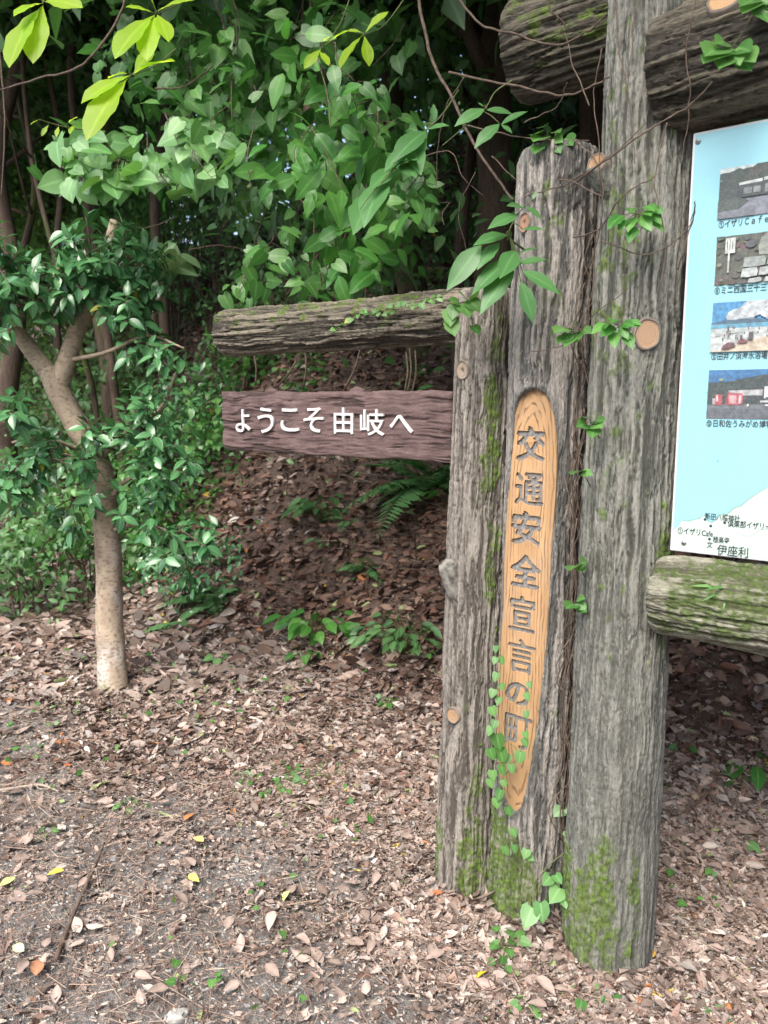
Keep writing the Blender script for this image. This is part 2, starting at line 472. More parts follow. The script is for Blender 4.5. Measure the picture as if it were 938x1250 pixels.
# ------------------------------------------------------------ faux-bark logs
def make_log(name, p0, p1, r0, r1, mat, label, cat='post', seed=0, moss=(), cell=.012, ln=.17, amp=.007, nth=270, dz=.005,
             thr=(.47, .60), flat=None, bulge=(), yref=None, strandmul=None, group=None, wob=.006):
    """a tapered concrete log with modelled bark; local z runs along it, local -y faces yref"""
    p0, p1 = np.asarray(p0, float), np.asarray(p1, float); L = np.linalg.norm(p1 - p0); z = (p1 - p0) / L
    yv = -np.asarray(yref, float); y = unit(yv - (yv @ z) * z); x = np.cross(y, z)
    M = np.eye(4); M[:3, 0], M[:3, 1], M[:3, 2], M[:3, 3] = x, y, z, p0
    nz = max(8, int(L / dz)); zz = np.linspace(0, L, nz); th = np.linspace(-np.pi, np.pi, nth, endpoint=False)
    TH, ZZ = np.meshgrid(th, zz); rr = r0 + (r1 - r0) * ZZ / L
    cx, sx = np.cos(TH) * rr, np.sin(TH) * rr
    wx = (fbm(cx / .05, sx / .05, ZZ / .12, seed + 50, 2) - .5) * .016
    u1, u2 = (cx + wx) / cell, (sx + wx) / cell
    n1 = fbm(u1, u2, ZZ / ln, seed, 2); n2 = fbm(u1 * 2.3, u2 * 2.3, ZZ / (ln * .45), seed + 7, 2); n3 = fbm(cx / .09, sx / .09, ZZ / .3, seed + 3, 2)
    n4 = vnoise(cx / .006, sx / .006, ZZ / .012, seed + 90)
    strand = sstep(thr[0], thr[1], n1) * (1 - .8 * sstep(.52, .64, n2) * .6)
    cl = 1 - sstep(.0, .035, np.abs(n1 - .47)); cl2 = (1 - sstep(.0, .03, np.abs(n2 - .46))) * .6
    crev = np.clip(np.maximum(sstep(.40, .30, n1) * .8, cl * .85) + cl2 * .5, 0, 1)
    if strandmul is not None:
        q_ = strandmul(TH, ZZ); strand = strand * q_; crev = crev * q_; cl = cl * q_; cl2 = cl2 * q_
    h = amp * (strand * .8 + .7 * (n2 - .5) + .5 * (n1 - .5) - .75 * cl - .3 * cl2) + (n3 - .5) * 2 * wob + (n4 - .5) * .0012
    n5 = fbm(u1 * 1.6 + 7, u2 * 1.6, ZZ / (ln * .5), seed + 23, 2); fib = (1 - sstep(.0, .022, np.abs(n5 - .5))) * sstep(.45, .55, vnoise(cx / .02, sx / .02, ZZ / .05, seed + 61))
    if strandmul is not None: fib = fib * (.4 + .6 * q_)
    brk = (1 - sstep(.0, .03, np.abs(fbm(cx / .03, sx / .03, ZZ / .016, seed + 71, 2) - .5))) * sstep(.5, .62, n3)
    strand = np.clip(np.maximum(strand, fib * 1.15) - .5 * brk, 0, 1.2); crev = np.clip(crev * (1 - .8 * fib) + .35 * brk, 0, 1); h = h + amp * (.4 * fib - .35 * brk)
    ms = np.zeros_like(TH); mn = fbm(cx / .022, sx / .022, ZZ / .035, seed + 31, 3)
    for (mt, mz, dt, dzz, st) in moss:
        d = ((np.angle(np.exp(1j * (TH - mt))) / dt) ** 2 + ((ZZ - mz) / dzz) ** 2)
        ms = np.maximum(ms, sstep(0, .34, st * np.exp(-d) + 1.5 * (mn - .5) - .36))
    ms = ms * (.35 + .65 * sstep(.3, .62, fbm(cx / .007, sx / .007, ZZ / .010, seed + 66, 2))) * .9
    h = h + ms * (.003 + .005 * (n4 - .5))
    for (bt, bz, br, bh) in bulge:
        d = np.sqrt((np.angle(np.exp(1j * (TH - bt))) * rr) ** 2 + (ZZ - bz) ** 2)
        h = h + bh * sstep(br * 1.7, br * .7, d)
    e = np.minimum(ZZ, L - ZZ); h = h - .012 * np.exp(-e / .012)
    RR = rr + h
    Vx, Vy, Vz = RR * np.cos(TH), RR * np.sin(TH), ZZ.copy()
    if flat is not None: Vy, strand, crev, ms = flat(Vx, Vy, Vz, strand, crev, ms)
    V = np.stack([Vx, Vy, Vz], -1).reshape(-1, 3)
    I = np.arange(nz * nth).reshape(nz, nth); J = np.roll(I, -1, 1)
    Q = [np.stack([I[:-1], J[:-1], J[1:], I[1:]], -1).reshape(-1, 4)]
    A = [V]; S_ = [strand.ravel()]; K_ = [crev.ravel()]; MS = [ms.ravel()]; k = nz * nth; T = []
    for end, row in ((0, 0), (1, nz - 1)):
        prev = I[row]
        for f in (.86, .66, .44, .22):
            W_ = V[I[row]].copy(); W_[:, :2] *= f
            W_[:, 2] += (1 if end else -1) * .006 * (1 - f) + .006 * (vnoise(W_[:, 0] * 60, W_[:, 1] * 60, seed=seed) - .5)
            cur = np.arange(k, k + nth); k += nth; A.append(W_)
            S_.append(np.full(nth, .3)); K_.append(np.full(nth, .2)); MS.append(np.zeros(nth))
            pj, cj = np.roll(prev, -1), np.roll(cur, -1)
            Q.append(np.stack([prev, pj, cj, cur], -1) if end else np.stack([prev, cur, cj, pj], -1)); prev = cur
        A.append(V[I[row]].mean(0)[None]); S_.append([.3]); K_.append([.2]); MS.append([0.])
        cj = np.roll(prev, -1)
        T.append(np.stack([prev, cj, np.full(nth, k)], -1) if end else np.stack([cj, prev, np.full(nth, k)], -1)); k += 1
    me = mesh_np(name, np.concatenate(A), [np.concatenate(Q), np.concatenate(T)],
                 dict(strand=np.concatenate(S_), crev=np.concatenate(K_), moss=np.concatenate(MS)))
    o = link(name, me, None, mat, M); tag(o, label, cat, group)
    return o, M, L

N3 = np.array([-.6, -.8, 0]); R3 = np.array([.8, -.6, 0])

# knots: sawn branch faces
t = NT('sawn_knot'); co = t.n('ShaderNodeTexCoord').outputs['Object']
wv = t.n('ShaderNodeTexWave', wave_type='RINGS', rings_direction='Z'); wv.inputs['Scale'].default_value = 65; wv.inputs['Distortion'].default_value = 2.5
wv.inputs['Detail Scale'].default_value = 8; t.l(co, wv.inputs['Vector'])
c = t.mix(t.math('MULTIPLY', wv.outputs['Fac'], .4), t.attr('col', 'Color'), (.5, .38, .28), 'MULTIPLY')
c = t.mix(t.math('MULTIPLY', t.ramp(t.noise(60, 4), [(.45, 0), (.75, 1)]), .4), c, (.28, .22, .16))
t.bump(wv.outputs['Fac'], .3, .003); M_KNOT = t.fin(t.mix(.22, c, (.26, .23, .19)), .8, .2)

def knot(post, c, nrm, r, col, name='knot', rim=.25, hole=0.0, dep=.012, seed=0):
    r_ = np.random.default_rng(seed); nrm = unit(nrm); up = np.array([0, 0, 1.]); x = unit(np.cross(up, nrm)); y = np.cross(nrm, x)
    rings = [(1.18, -dep * 2.2), (1.12, -.1 * dep), (1.02, .35 * dep), (.93, .1 * dep), (.9, 0), (.7, .0015), (.5, 0), (.3, .001), (.16, -hole), (.0, -hole)]
    n = 26; th = np.linspace(0, 2 * np.pi, n, endpoint=False); wob = 1 + .05 * np.sin(2 * th + r_.random() * 6) + .03 * np.sin(5 * th + r_.random() * 6)
    V, cols = [], []
    for f, zc in rings:
        V.append(np.stack([f * r * wob * np.cos(th), f * r * wob * np.sin(th) * 1.12, np.full(n, zc)], 1))
        cols.append(np.tile(np.array((.15, .125, .105) if f > .91 else col) * (.35 if (f < .2 and hole) else 1), (n, 1)))
    I = np.arange(len(rings) * n).reshape(-1, n); J = np.roll(I, -1, 1)
    Q = np.stack([I[:-1], J[:-1], J[1:], I[1:]], -1).reshape(-1, 4)
    M = np.eye(4); M[:3, 0], M[:3, 1], M[:3, 2], M[:3, 3] = x, y, nrm, c
    return link(name, mesh_np(name, np.concatenate(V), Q, dict(col=np.concatenate(cols))), post, M_KNOT, M)

def ray_cyl(px, py, M, r):
    """point where a view ray first meets a log of radius r, and its outward normal"""
    A = np.array(M); o = A[:3, :3].T @ (np.array([0, 0, EYE]) - A[:3, 3]); d = A[:3, :3].T @ ray(px, py)
    a = d[0] ** 2 + d[1] ** 2; b = o[0] * d[0] + o[1] * d[1]; c_ = o[0] ** 2 + o[1] ** 2 - r * r
    t_ = (-b - math.sqrt(max(b * b - a * c_, 0))) / a; p = o + d * t_
    return A[:3, :3] @ p + A[:3, 3], A[:3, :3] @ np.array([p[0], p[1], 0]) / np.hypot(p[0], p[1])

# --- left post
HL = lambda p: H1(p[0], p[1])
def up_from(bx, by, tx, ty, ztop, sink=.05):
    b = np.array([bx, by, H1(bx, by) - sink]); t_ = np.array([tx, ty, ztop]); return b, t_
b, tp = up_from(.262, 2.21, .292, 2.20, 1.80)
post_left, ML_, LL = make_log('log_post', b, tp, .098, .083, M_POST_L,
    'shortest log post of the three, rough brown bark, wooden name plank at its left', seed=1, cell=.0082, ln=.13, amp=.0058,
    moss=[(-2.7, .17, .6, .13, 1.35), (-1.0, .2, .5, .2, .9), (-.75, 1.5, .45, .4, .62), (-.6, 1.1, .35, .25, .5), (-.9, .45, .3, .1, .6)], yref=N3,
    group='log posts of the roadside gate')
pc, pn = ray_cyl(566, 452, ML_, .086); knot(post_left, pc + pn * .004, pn, .022, (.36, .29, .22), hole=.008, seed=1)
pc, pn = ray_cyl(554, 873, ML_, .095); knot(post_left, pc + pn * .003, pn, .021, (.40, .24, .12), seed=2)
# short sawn branch stub at the left side
pc, pn = ray_cyl(553, 705, ML_, .088)
o_ = np.array([pn[0], pn[1], 0]); sp_ = Soup()
P_ = smooth_path([pc - o_ * .02 + [0, 0, -.075], pc - o_ * .006 + [0, 0, -.045], pc + o_ * .008 + [0, 0, .0], pc + o_ * .012 + [0, 0, .03], pc + o_ * .002 + [0, 0, .052]], 16)
sp_.tube(P_, np.interp(np.linspace(0, 1, 16), [0, .2, .5, .75, .92, 1], [.014, .022, .028, .029, .024, .014]), seg=18, rough=.7)
sp_.tube(smooth_path([pc + o_ * .01 + [0, 0, .01], pc + o_ * .026 + [0, 0, .02], pc + o_ * .036 + [0, 0, .042]], 7), [.022, .021, .019, .018, .017, .015, .011], seg=12, rough=.7)
sp_.build('branch_stub', post_left, plain('lichen_wood', (.21, .20, .175), .9, .2, 45, .7, bump=.9))
# --- middle post with the carved face
b, tp = up_from(.436, 2.10, .452, 2.09, 2.135)
RM0, RM1 = .114, .100
zax = unit(tp - b); yax = unit(-N3 + (N3 @ zax) * zax); xax = np.cross(yax, zax); MLEN = np.linalg.norm(tp - b)
d_of = lambda z: .096 - .010 * z / MLEN
def on_panel(px, py):
    # intersect with the plane y = -d(z)
    o = np.array([0, 0, EYE]) - b; d = ray(px, py)
    oy, dy, oz, dz_ = o @ yax, d @ yax, o @ zax, d @ zax
    k = .010 / MLEN
    t_ = (-.096 + k * oz - oy) / (dy - k * dz_)
    p = o + d * t_; return p @ xax, p @ zax
OUT = [(655, 474), (645, 477), (635, 486), (629, 503), (625, 560), (620, 617), (616, 684), (615, 740), (610, 796), (608, 850), (605.5, 905),
       (609, 938), (613, 962), (621, 984), (631, 992), (639, 983), (645, 962), (652, 916), (659, 868), (666, 796), (671, 720), (674, 660), (678, 610), (680, 550), (678, 515), (673, 490), (666, 479)]
OUTP = np.array([on_panel(*p) for p in OUT])
def inside(poly, x, y):
    r_ = np.zeros(x.shape, bool); n = len(poly)
    for i in range(n):
        (x1, y1), (x2, y2) = poly[i], poly[(i + 1) % n]
        c_ = ((y1 > y) != (y2 > y)) & (x < (x2 - x1) * (y - y1) / (y2 - y1 + 1e-12) + x1); r_ ^= c_
    return r_
def pdist(poly, x, y):
    best = np.full(x.shape, 9.)
    for i in range(len(poly)):
        a, b_ = poly[i], poly[(i + 1) % len(poly)]; ab = b_ - a
        t_ = np.clip(((x - a[0]) * ab[0] + (y - a[1]) * ab[1]) / (ab @ ab), 0, 1)
        best = np.minimum(best, np.hypot(x - a[0] - t_ * ab[0], y - a[1] - t_ * ab[1]))
    return best
def flat_mid(x, y, z, strand, crev, ms):
    front = y < 0
    d = pdist(OUTP, x, z); ins = inside(OUTP, x, z) & front
    sd_ = np.where(ins, -d, d)
    near = front & (sd_ < .022)
    strand = np.where(near, strand * sstep(.004, .022, sd_), strand); crev = np.where(near, crev * sstep(0, .02, sd_), crev)
    ms = np.where(near, ms * sstep(.0, .03, sd_), ms)
    tgt = -(d_of(z) - .010)
    wgt = sstep(.001, -.004, sd_) * front
    y2 = y * (1 - wgt) + np.maximum(y, tgt) * wgt
    return np.where(front, y2, y), strand, crev, ms
post_mid, MM_, _ = make_log('log_post', b, tp, RM0, RM1, M_POST_M,
    'middle log post with a carved orange face and eight cut characters', seed=2, cell=.0105, ln=.19, amp=.0075, thr=(.5, .58),
    moss=[(-1.95, .16, .8, .14, 2.8), (-2.3, .2, .6, .13, 2.4), (-2.7, .2, .4, .2, .8), (-1.4, 1.9, .6, .25, .35)], flat=flat_mid, yref=N3,
    group='log posts of the roadside gate')
MP = np.array(base_of(post_mid))
pc, pn = ray_cyl(642, 272, MM_, .104); knot(post_mid, pc + pn * .004, pn, .02, (.34, .17, .10), hole=.004, seed=4)

def glyph(ch, bold=0.0, extrude=0.0, fit=None, res=4):
    """outline of one character as a mesh fitted into the box fit = (x0, x1, y0, y1)"""
    cu = bpy.data.curves.new('character', 'FONT'); cu.body = ch; cu.offset = bold; cu.extrude = extrude; cu.resolution_u = res
    o = bpy.data.objects.new('character', cu); C.objects.link(o)
    dg = bpy.context.evaluated_depsgraph_get()
    me = bpy.data.meshes.new_from_object(o.evaluated_get(dg)); bpy.data.objects.remove(o); bpy.data.curves.remove(cu)
    n = len(me.vertices); v = np.empty(n * 3, np.float32); me.vertices.foreach_get('co', v); v = v.reshape(-1, 3)
    if fit:
        lo, hi = v.min(0), v.max(0); x0, x1, y0, y1 = fit
        sx = (x1 - x0) / max(hi[0] - lo[0], 1e-6); sy = (y1 - y0) / max(hi[1] - lo[1], 1e-6)
        v[:, 0] = x0 + (v[:, 0] - lo[0]) * sx; v[:, 1] = y0 + (v[:, 1] - lo[1]) * sy
        me.vertices.foreach_set('co', v.ravel())
    me.materials.clear(); me.update(); return me

# carved plate: wood face with the characters cut right through to grey paint below
t = NT('carved_wood'); co = t.n('ShaderNodeTexCoord').outputs['Object']
sx_ = t.n('ShaderNodeSeparateXYZ'); t.l(co, sx_.inputs[0])
PX0 = float(OUTP[:, 0].mean()); PZT = float(OUTP[:, 1].max()); PZB = float(OUTP[:, 1].min())
xx = t.math('MULTIPLY', t.math('SUBTRACT', sx_.outputs[0], PX0), 1 / .058)
topd = t.math('MULTIPLY', t.math('MAXIMUM', t.math('SUBTRACT', sx_.outputs[1], PZT - .22), 0), 1 / .22)
botd = t.math('MULTIPLY', t.math('MAXIMUM', t.math('SUBTRACT', PZB + .30, sx_.outputs[1]), 0), 1 / .34)
rr_ = t.math('SQRT', t.math('ADD', t.math('MULTIPLY', xx, xx), t.math('ADD', t.math('MULTIPLY', topd, topd), t.math('MULTIPLY', botd, botd))))
wn = t.noise(16, 3, co, stretch=(1, .3, 1)); wn2 = t.noise(70, 3, co, stretch=(1, .16, 1)); wn3 = t.noise(120, 2, co, stretch=(1, .08, 1))
rr2 = t.math('ADD', rr_, t.math('MULTIPLY', t.math('SUBTRACT', wn, .5), .55))
sn = t.math('SINE', t.math('MULTIPLY', rr2, 40.0))
line = t.ramp(sn, [(.45, 0), (.92, 1)])
# ramp input is -1..1, so only the crests of the rings make grain lines
line = t.math('MULTIPLY', line, t.ramp(wn2, [(.36, 0), (.58, 1)]))
line = t.math('MULTIPLY', line, t.ramp(rr_, [(.25, .25), (.6, 1)]))
c = t.mix(t.ramp(wn, [(.3, 0), (.7, 1)]), (.36, .215, .105), (.47, .295, .150))
c = t.mix(t.math('MULTIPLY', t.ramp(wn3, [(.45, 0), (.7, 1)]), .35), c, (.36, .20, .08))
c = t.mix(t.math('MULTIPLY', line, .85), c, (.14, .08, .045))
c = t.mix(t.math('MULTIPLY', t.ramp(t.noise(7, 4, co), [(.5, 0), (.75, 1)]), .35), c, (.38, .30, .22))
t.bump(t.math('SUBTRACT', wn3, t.math('MULTIPLY', line, 1.2)), .5, .004)
c = t.mix(t.math('MULTIPLY', t.ramp(t.noise(38, 4, co, stretch=(1, .35, 1)), [(.55, 0), (.72, 1)]), .45), c, (.20, .15, .10)); c = t.mix(t.math('MULTIPLY', t.ramp(rr_, [(.80, 0), (1.0, 1)]), .35), c, (.26, .16, .08)); M_CARVED = t.fin(c, .75, .25)
M_CUT = plain('cut_grey_paint', (.20, .195, .185), .85, .2, 120, .45, bump=.6)

# plate frame: origin on the plane foot, local X = xax, Y = up the plane, Z = outwards
ptl = math.atan2(.010, MLEN)
pyl = unit(zax + yax * math.tan(ptl)); pzl = np.cross(xax, pyl)
PM = np.eye(4); PM[:3, 0], PM[:3, 1], PM[:3, 2] = xax, pyl, pzl; PM[:3, 3] = b - yax * .096
def on_plate(px, py):
    o = np.array([0, 0, EYE]) - PM[:3, 3]; d = ray(px, py); t_ = -(o @ pzl) / (d @ pzl); p = o + d * t_
    return p @ xax, p @ pyl
PL = np.array([on_plate(*p) for p in OUT]); PLS = smooth_path(np.vstack([PL, PL[:1]]), 90)[:-1]
bm = bmesh.new()
fr = [bm.verts.new((x, y, 0)) for x, y in PLS]; bk = [bm.verts.new((x * 1.0, y, -.0095)) for x, y in PLS]
n = len(fr); bm.faces.new(fr if (sum((PLS[i][0] * PLS[(i + 1) % n][1] - PLS[(i + 1) % n][0] * PLS[i][1]) for i in range(n)) > 0) else fr[::-1])
bm.faces.new(bk[::-1])
for i in range(n): bm.faces.new((fr[i], fr[(i + 1) % n], bk[(i + 1) % n], bk[i]))
bmesh.ops.recalc_face_normals(bm, faces=bm.faces)
pme = bpy.data.meshes.new('carved_face'); bm.to_mesh(pme); bm.free()
CH = [('交', 630, 666, 520, 563.5), ('通', 628, 664.6, 576.5, 618), ('安', 624, 661, 624, 666), ('全', 622.5, 660.6, 677, 718),
      ('宣', 621, 654, 727, 772), ('言', 619.6, 654, 780, 823), ('の', 617, 647, 833, 862), ('町', 615.5, 650, 873, 915)]
panel = link('carved_face', pme, post_mid, M_CARVED, PM)
cutters = []
PI_ = Matrix(PM)
chars = []
SHX = lambda q: [(0, 0), (q, q * .45), (-q, -q * .45), (-q * .45, q), (q * .45, -q)]
def bolden(me, r, n=8):
    """thicken a character: shifted copies, each a hair above the last"""
    nv = len(me.vertices); v = np.empty(nv * 3, np.float32); me.vertices.foreach_get('co', v); v = v.reshape(-1, 3)
    fs = [list(p.vertices) for p in me.polygons]; V = []; Fc = []
    for k in range(n + 1):
        d = np.array([r * math.cos(k * 2 * math.pi / n), r * math.sin(k * 2 * math.pi / n), .00012 * k]) if k < n else np.array([0, 0, .00012 * n])
        V.append(v + d); Fc += [[i + k * nv for i in f] for f in fs]
    m = bpy.data.meshes.new('character'); m.from_pydata(np.concatenate(V).tolist(), [], Fc); return m
for ch, x0, x1, y0, y1 in CH:
    xm, ym = (x0 + x1) / 2, (y0 + y1) / 2
    a0, a1 = on_plate(x0, ym)[0], on_plate(x1, ym)[0]; v1, v0 = on_plate(xm, y0)[1], on_plate(xm, y1)[1]
    me = glyph(ch, 0, .012, (a0 + .003, a1 - .003, v0 + .003, v1 - .003), 3)
    bmx = bmesh.new(); bmx.from_mesh(me); bmesh.ops.remove_doubles(bmx, verts=bmx.verts, dist=1e-5)
    bmesh.ops.recalc_face_normals(bmx, faces=bmx.faces); bmx.to_mesh(me); bmx.free()
    bq = .0026 if ch in '通宣言町' else .0038
    for dx_, dy_ in SHX(bq):
        co_ = bpy.data.objects.new('cutter', me); C.objects.link(co_); co_.matrix_basis = PI_ @ Matrix.Translation((dx_, dy_, .00003 * len(cutters))); cutters.append(co_)
    chars.append(bolden(glyph(ch, 0, 0, (a0 + .003, a1 - .003, v0 + .003, v1 - .003), 3), bq + .0018, 10))
for cobj in cutters:
    md = panel.modifiers.new('cut', 'BOOLEAN'); md.operation = 'DIFFERENCE'; md.object = cobj; md.solver = 'EXACT'; md.use_self = True; md.use_hole_tolerant = True
dg = bpy.context.evaluated_depsgraph_get()
newme = bpy.data.meshes.new_from_object(panel.evaluated_get(dg))
panel.modifiers.clear(); panel.data = newme; newme.name = 'carved_face'
if len(newme.materials) == 0: newme.materials.append(M_CARVED)
for cobj in cutters: bpy.data.objects.remove(cobj)
print('PANEL polys', len(newme.polygons))
MC = PM.copy(); MC[:3, 3] = PM[:3, 3] - pzl * .0072
for me in chars:
    link('character', me, panel, M_CUT, MC)

# --- right post
b, tp = up_from(.613, 1.900, .632, 1.925, 2.75)
def r_strand(TH, ZZ): return .5 + .5 * sstep(.85, 1.3, ZZ + .35 * (vnoise(TH * 2.2, ZZ * 2, seed=8) - .5))
post_right, MR_, _ = make_log('log_post', b, tp, .122, .100, M_POST_R,
    'tallest log post, nearest the camera, mossy foot, carrying the map board', seed=3, cell=.009, ln=.18, amp=.0058,
    moss=[(-1.75, .20, .32, .14, 1.7), (-2.5, .22, .4, .12, 1.5), (-1.45, .30, .28, .12, 1.7), (-2.0, .12, .4, .06, 1.2), (-1.2, .12, .3, .1, .8), (-.35, 1.15, .3, .2, .9), (-2.0, 1.9, 1.2, .6, .34), (-.7, .25, .2, .2, .6)],
    yref=N3, strandmul=r_strand, group='log posts of the roadside gate')
pc, pn = ray_cyl(790, 408, MR_, .112); knot(post_right, pc + pn * .006, pn, .029, (.38, .24, .14), seed=5)
# broken branch knob with a sawn orange face at the left side
pc, pn = ray_cyl(742, 212, MR_, .104)
sp_ = Soup(); sp_.tube(smooth_path([pc - pn * .04 + np.array([.01, 0, -.05]), pc + np.array([-.012, -.0, -.012]), pc + np.array([-.03, -.012, .016])], 9), [.03, .034, .034, .032, .030, .028, .027, .026, .025], seg=14, rough=.4)
sp_.build('branch_stub', post_right, M_POST_R)
knot(post_right, pc + np.array([-.032, -.014, .018]), np.array([-.75, -.62, .3]), .022, (.38, .21, .09), seed=6)

# --- beams
def axis_pt(a, n, z): return np.array([GO[0] + .8 * a - .6 * n, GO[1] - .6 * a - .8 * n, z])
c0 = np.array([.292, 2.20]); D2 = np.array([-.8, .6])
pl = lambda s, z, n=0: np.array([*(c0 + D2 * s), z]) + N3 * n
beam_l, MBL, _ = make_log('log_beam', pl(1.09, 1.735), pl(.02, 1.735), .078, .070, M_BEAM,
    'horizontal log beam reaching left from the short post above the name plank', 'beam', seed=5, cell=.011, ln=.22, amp=.0075,
    moss=[(-2.3, .5, .8, .7, .5), (2.4, .5, 1.0, .7, .7)], yref=N3)
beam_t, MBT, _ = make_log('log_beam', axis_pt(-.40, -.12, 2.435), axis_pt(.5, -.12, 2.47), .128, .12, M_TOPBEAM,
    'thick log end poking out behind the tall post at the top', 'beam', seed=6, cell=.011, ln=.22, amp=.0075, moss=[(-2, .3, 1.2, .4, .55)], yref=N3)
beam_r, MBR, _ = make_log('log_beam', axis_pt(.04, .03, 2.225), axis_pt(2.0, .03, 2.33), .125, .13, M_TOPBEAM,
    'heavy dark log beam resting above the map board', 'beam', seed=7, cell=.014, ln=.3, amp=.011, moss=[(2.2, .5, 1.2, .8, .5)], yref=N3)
pc, pn = ray_cyl(885, 2, MBR, .128); knot(beam_r, pc + pn * .006, pn, .03, (.46, .27, .12), seed=8)
rail, MRL, _ = make_log('log_rail', axis_pt(.102, .055, 1.030), axis_pt(2.0, .055, 1.03), .096, .092, M_RAIL,
    'mossy log rail running right from the tall post below the map board', 'rail', seed=8, cell=.011, ln=.2, amp=.006,
    moss=[(-1.9, .25, 1.0, .3, 1.1), (-2.6, .6, .8, .6, 1.2), (-1.2, .1, .5, .12, .8)], yref=N3)

# ------------------------------------------------------------ wooden name plank
def plank_mesh(L, Hh, T, nx_, ny_, seed):
    """front face detailed grid + back; local X along, Y up, Z outwards, origin at lower left of the front"""
    xs = np.linspace(0, L, nx_); ys = np.linspace(0, Hh, ny_); XX, YY = np.meshgrid(xs, ys)
    n1 = fbm(XX / .16, YY / .014, seed=seed, o=3); n2 = fbm(XX / .05, YY / .006, seed=seed + 4, o=2); n3 = fbm(XX / .3, YY / .07, seed=seed + 8, o=2)
    crack = sstep(.36, .30, fbm(XX / .20, YY / .016 + 1.2 * n3, seed=seed + 12, o=3))
    zz = .006 * (n1 - .5) + .004 * (n2 - .5) + .004 * (n3 - .5) - .004 * crack
    ed = np.minimum(np.minimum(XX, L - XX), np.minimum(YY, Hh - YY)); zz -= .007 * np.exp(-ed / .005)
    ytop = .004 * (vnoise(XX / .07, XX * 0, seed=seed + 2) - .5) + .002 * (vnoise(XX / .015, XX * 0, seed=seed + 5) - .5)
    YY2 = YY + (YY / Hh) * ytop * 1.6 + (1 - YY / Hh) * (.006 * (vnoise(XX / .09, XX * 0, seed=seed + 3) - .5))
    XX2 = XX + (XX / L - .5) * .012 * (vnoise(YY / .03, YY * 0, seed=seed + 6) - .3)
    Fv = np.stack([XX2, YY2, zz], -1).reshape(-1, 3); Bv = Fv.copy(); Bv[:, 2] = -T + .004 * (fbm(Fv[:, 0] / .1, Fv[:, 1] / .02, seed=seed + 9) - .5)
    I = np.arange(nx_ * ny_).reshape(ny_, nx_); K = len(Fv)
    q = lambda A: np.stack([A[:-1, :-1], A[:-1, 1:], A[1:, 1:], A[1:, :-1]], -1).reshape(-1, 4)
    Q = [q(I), q(I)[:, ::-1] + K]
    for e in (I[0][::-1], I[-1], I[:, 0], I[:, -1][::-1]):
        Q.append(np.stack([e[:-1], e[1:], e[1:] + K, e[:-1] + K], -1))
    return np.vstack([Fv, Bv]), np.concatenate(Q), np.concatenate([crack.ravel(), np.zeros(K)])

t = NT('plank_stain')
f1 = t.noise(30, 4, stretch=(.12, 1, 1)); f2 = t.noise(140, 3, stretch=(.15, 1, 1)); f3 = t.noise(4, 3)
c = t.mix(t.ramp(f1, [(.3, 0), (.7, 1)]), (.075, .049, .046), (.15, .102, .096))
c = t.mix(t.math('MULTIPLY', t.ramp(f2, [(.55, 0), (.7, 1)]), .35), c, (.22, .165, .155))
c = t.mix(t.math('MULTIPLY', t.ramp(f3, [(.4, 0), (.7, 1)]), .25), c, (.09, .06, .055))
c = t.mix(t.math('MULTIPLY', t.attr('crev'), .65), c, (.04, .028, .026))
t.bump(t.math('ADD', f1, t.math('MULTIPLY', f2, .4)), .6, .006); M_PLANK = t.fin(c, .85, .2)
M_WHITE = plain('white_lettering', (.62, .60, .575), .8, .3, 90, .30, bump=.3)

BOT, TOPZ = 1.313, 1.523
SL = 1.092; SRT = .098
PB = pl(SL, BOT, .03)
BM_ = np.eye(4); BM_[:3, 0] = R3; BM_[:3, 1] = (0, 0, 1); BM_[:3, 2] = N3; BM_[:3, 3] = PB
def in_plane(px, py, Mx):
    o = np.array([0, 0, EYE]) - Mx[:3, 3]; d = ray(px, py); t_ = -(o @ Mx[:3, 2]) / (d @ Mx[:3, 2]); p = o + d * t_
    return p @ Mx[:3, 0], p @ Mx[:3, 1]
plank_t = thing('wooden_sign', tuple(pl((SL + SRT) / 2, BOT, 0)), 'long weathered brown plank with white painted Japanese characters hanging under the log beam', 'sign')
Vp, Qp, Cp = plank_mesh(SL - SRT, TOPZ - BOT, .062, 230, 90, 3)
A_ = BM_[:3, :3]
world_part('board', Vp @ A_.T + BM_[:3, 3], Qp, plank_t, M_PLANK, dict(crev=Cp))
for ch, x0, x1, y0, y1 in [('よ', 289, 307, 499, 528), ('う', 316, 336, 497, 529), ('こ', 344, 367, 498, 527), ('そ', 372, 397, 497, 528), ('由', 409, 433, 497, 530), ('岐', 441, 471, 499, 532), ('へ', 477, 506, 506, 529)]:
    xm, ym = (x0 + x1) / 2, (y0 + y1) / 2
    a0, a1 = in_plane(x0, ym, BM_)[0], in_plane(x1, ym, BM_)[0]; v1, v0 = in_plane(xm, y0, BM_)[1], in_plane(xm, y1, BM_)[1]
    Mx = BM_.copy(); Mx[:3, 3] += N3 * .0035
    link('character', bolden(glyph(ch, 0, .003, (a0 + .002, a1 - .002, v0 + .002, v1 - .002), 5), .0008, 10), plank_t, M_WHITE, Mx)
for px in (327, 432):               # iron lugs on the top edge
    u = in_plane(px, 480, BM_)[0]
    c_ = BM_[:3, 3] + R3 * u + np.array([0, 0, TOPZ - BOT]) - N3 * .018
    sp_ = Soup(); sp_.tube([c_ - R3 * .028, c_ - R3 * .02, c_ + np.array([0, 0, .004]), c_ + R3 * .022, c_ + R3 * .03], [.006, .010, .012, .010, .006], seg=10, rough=.4)
    sp_.build('strap_lug', plank_t, M_PLANK, lambda V: dict(crev=np.zeros(len(V))))
P0 = BM_[:3, 3] + R3 * (SL - SRT - .03) + np.array([0, 0, .1]) - N3 * .045
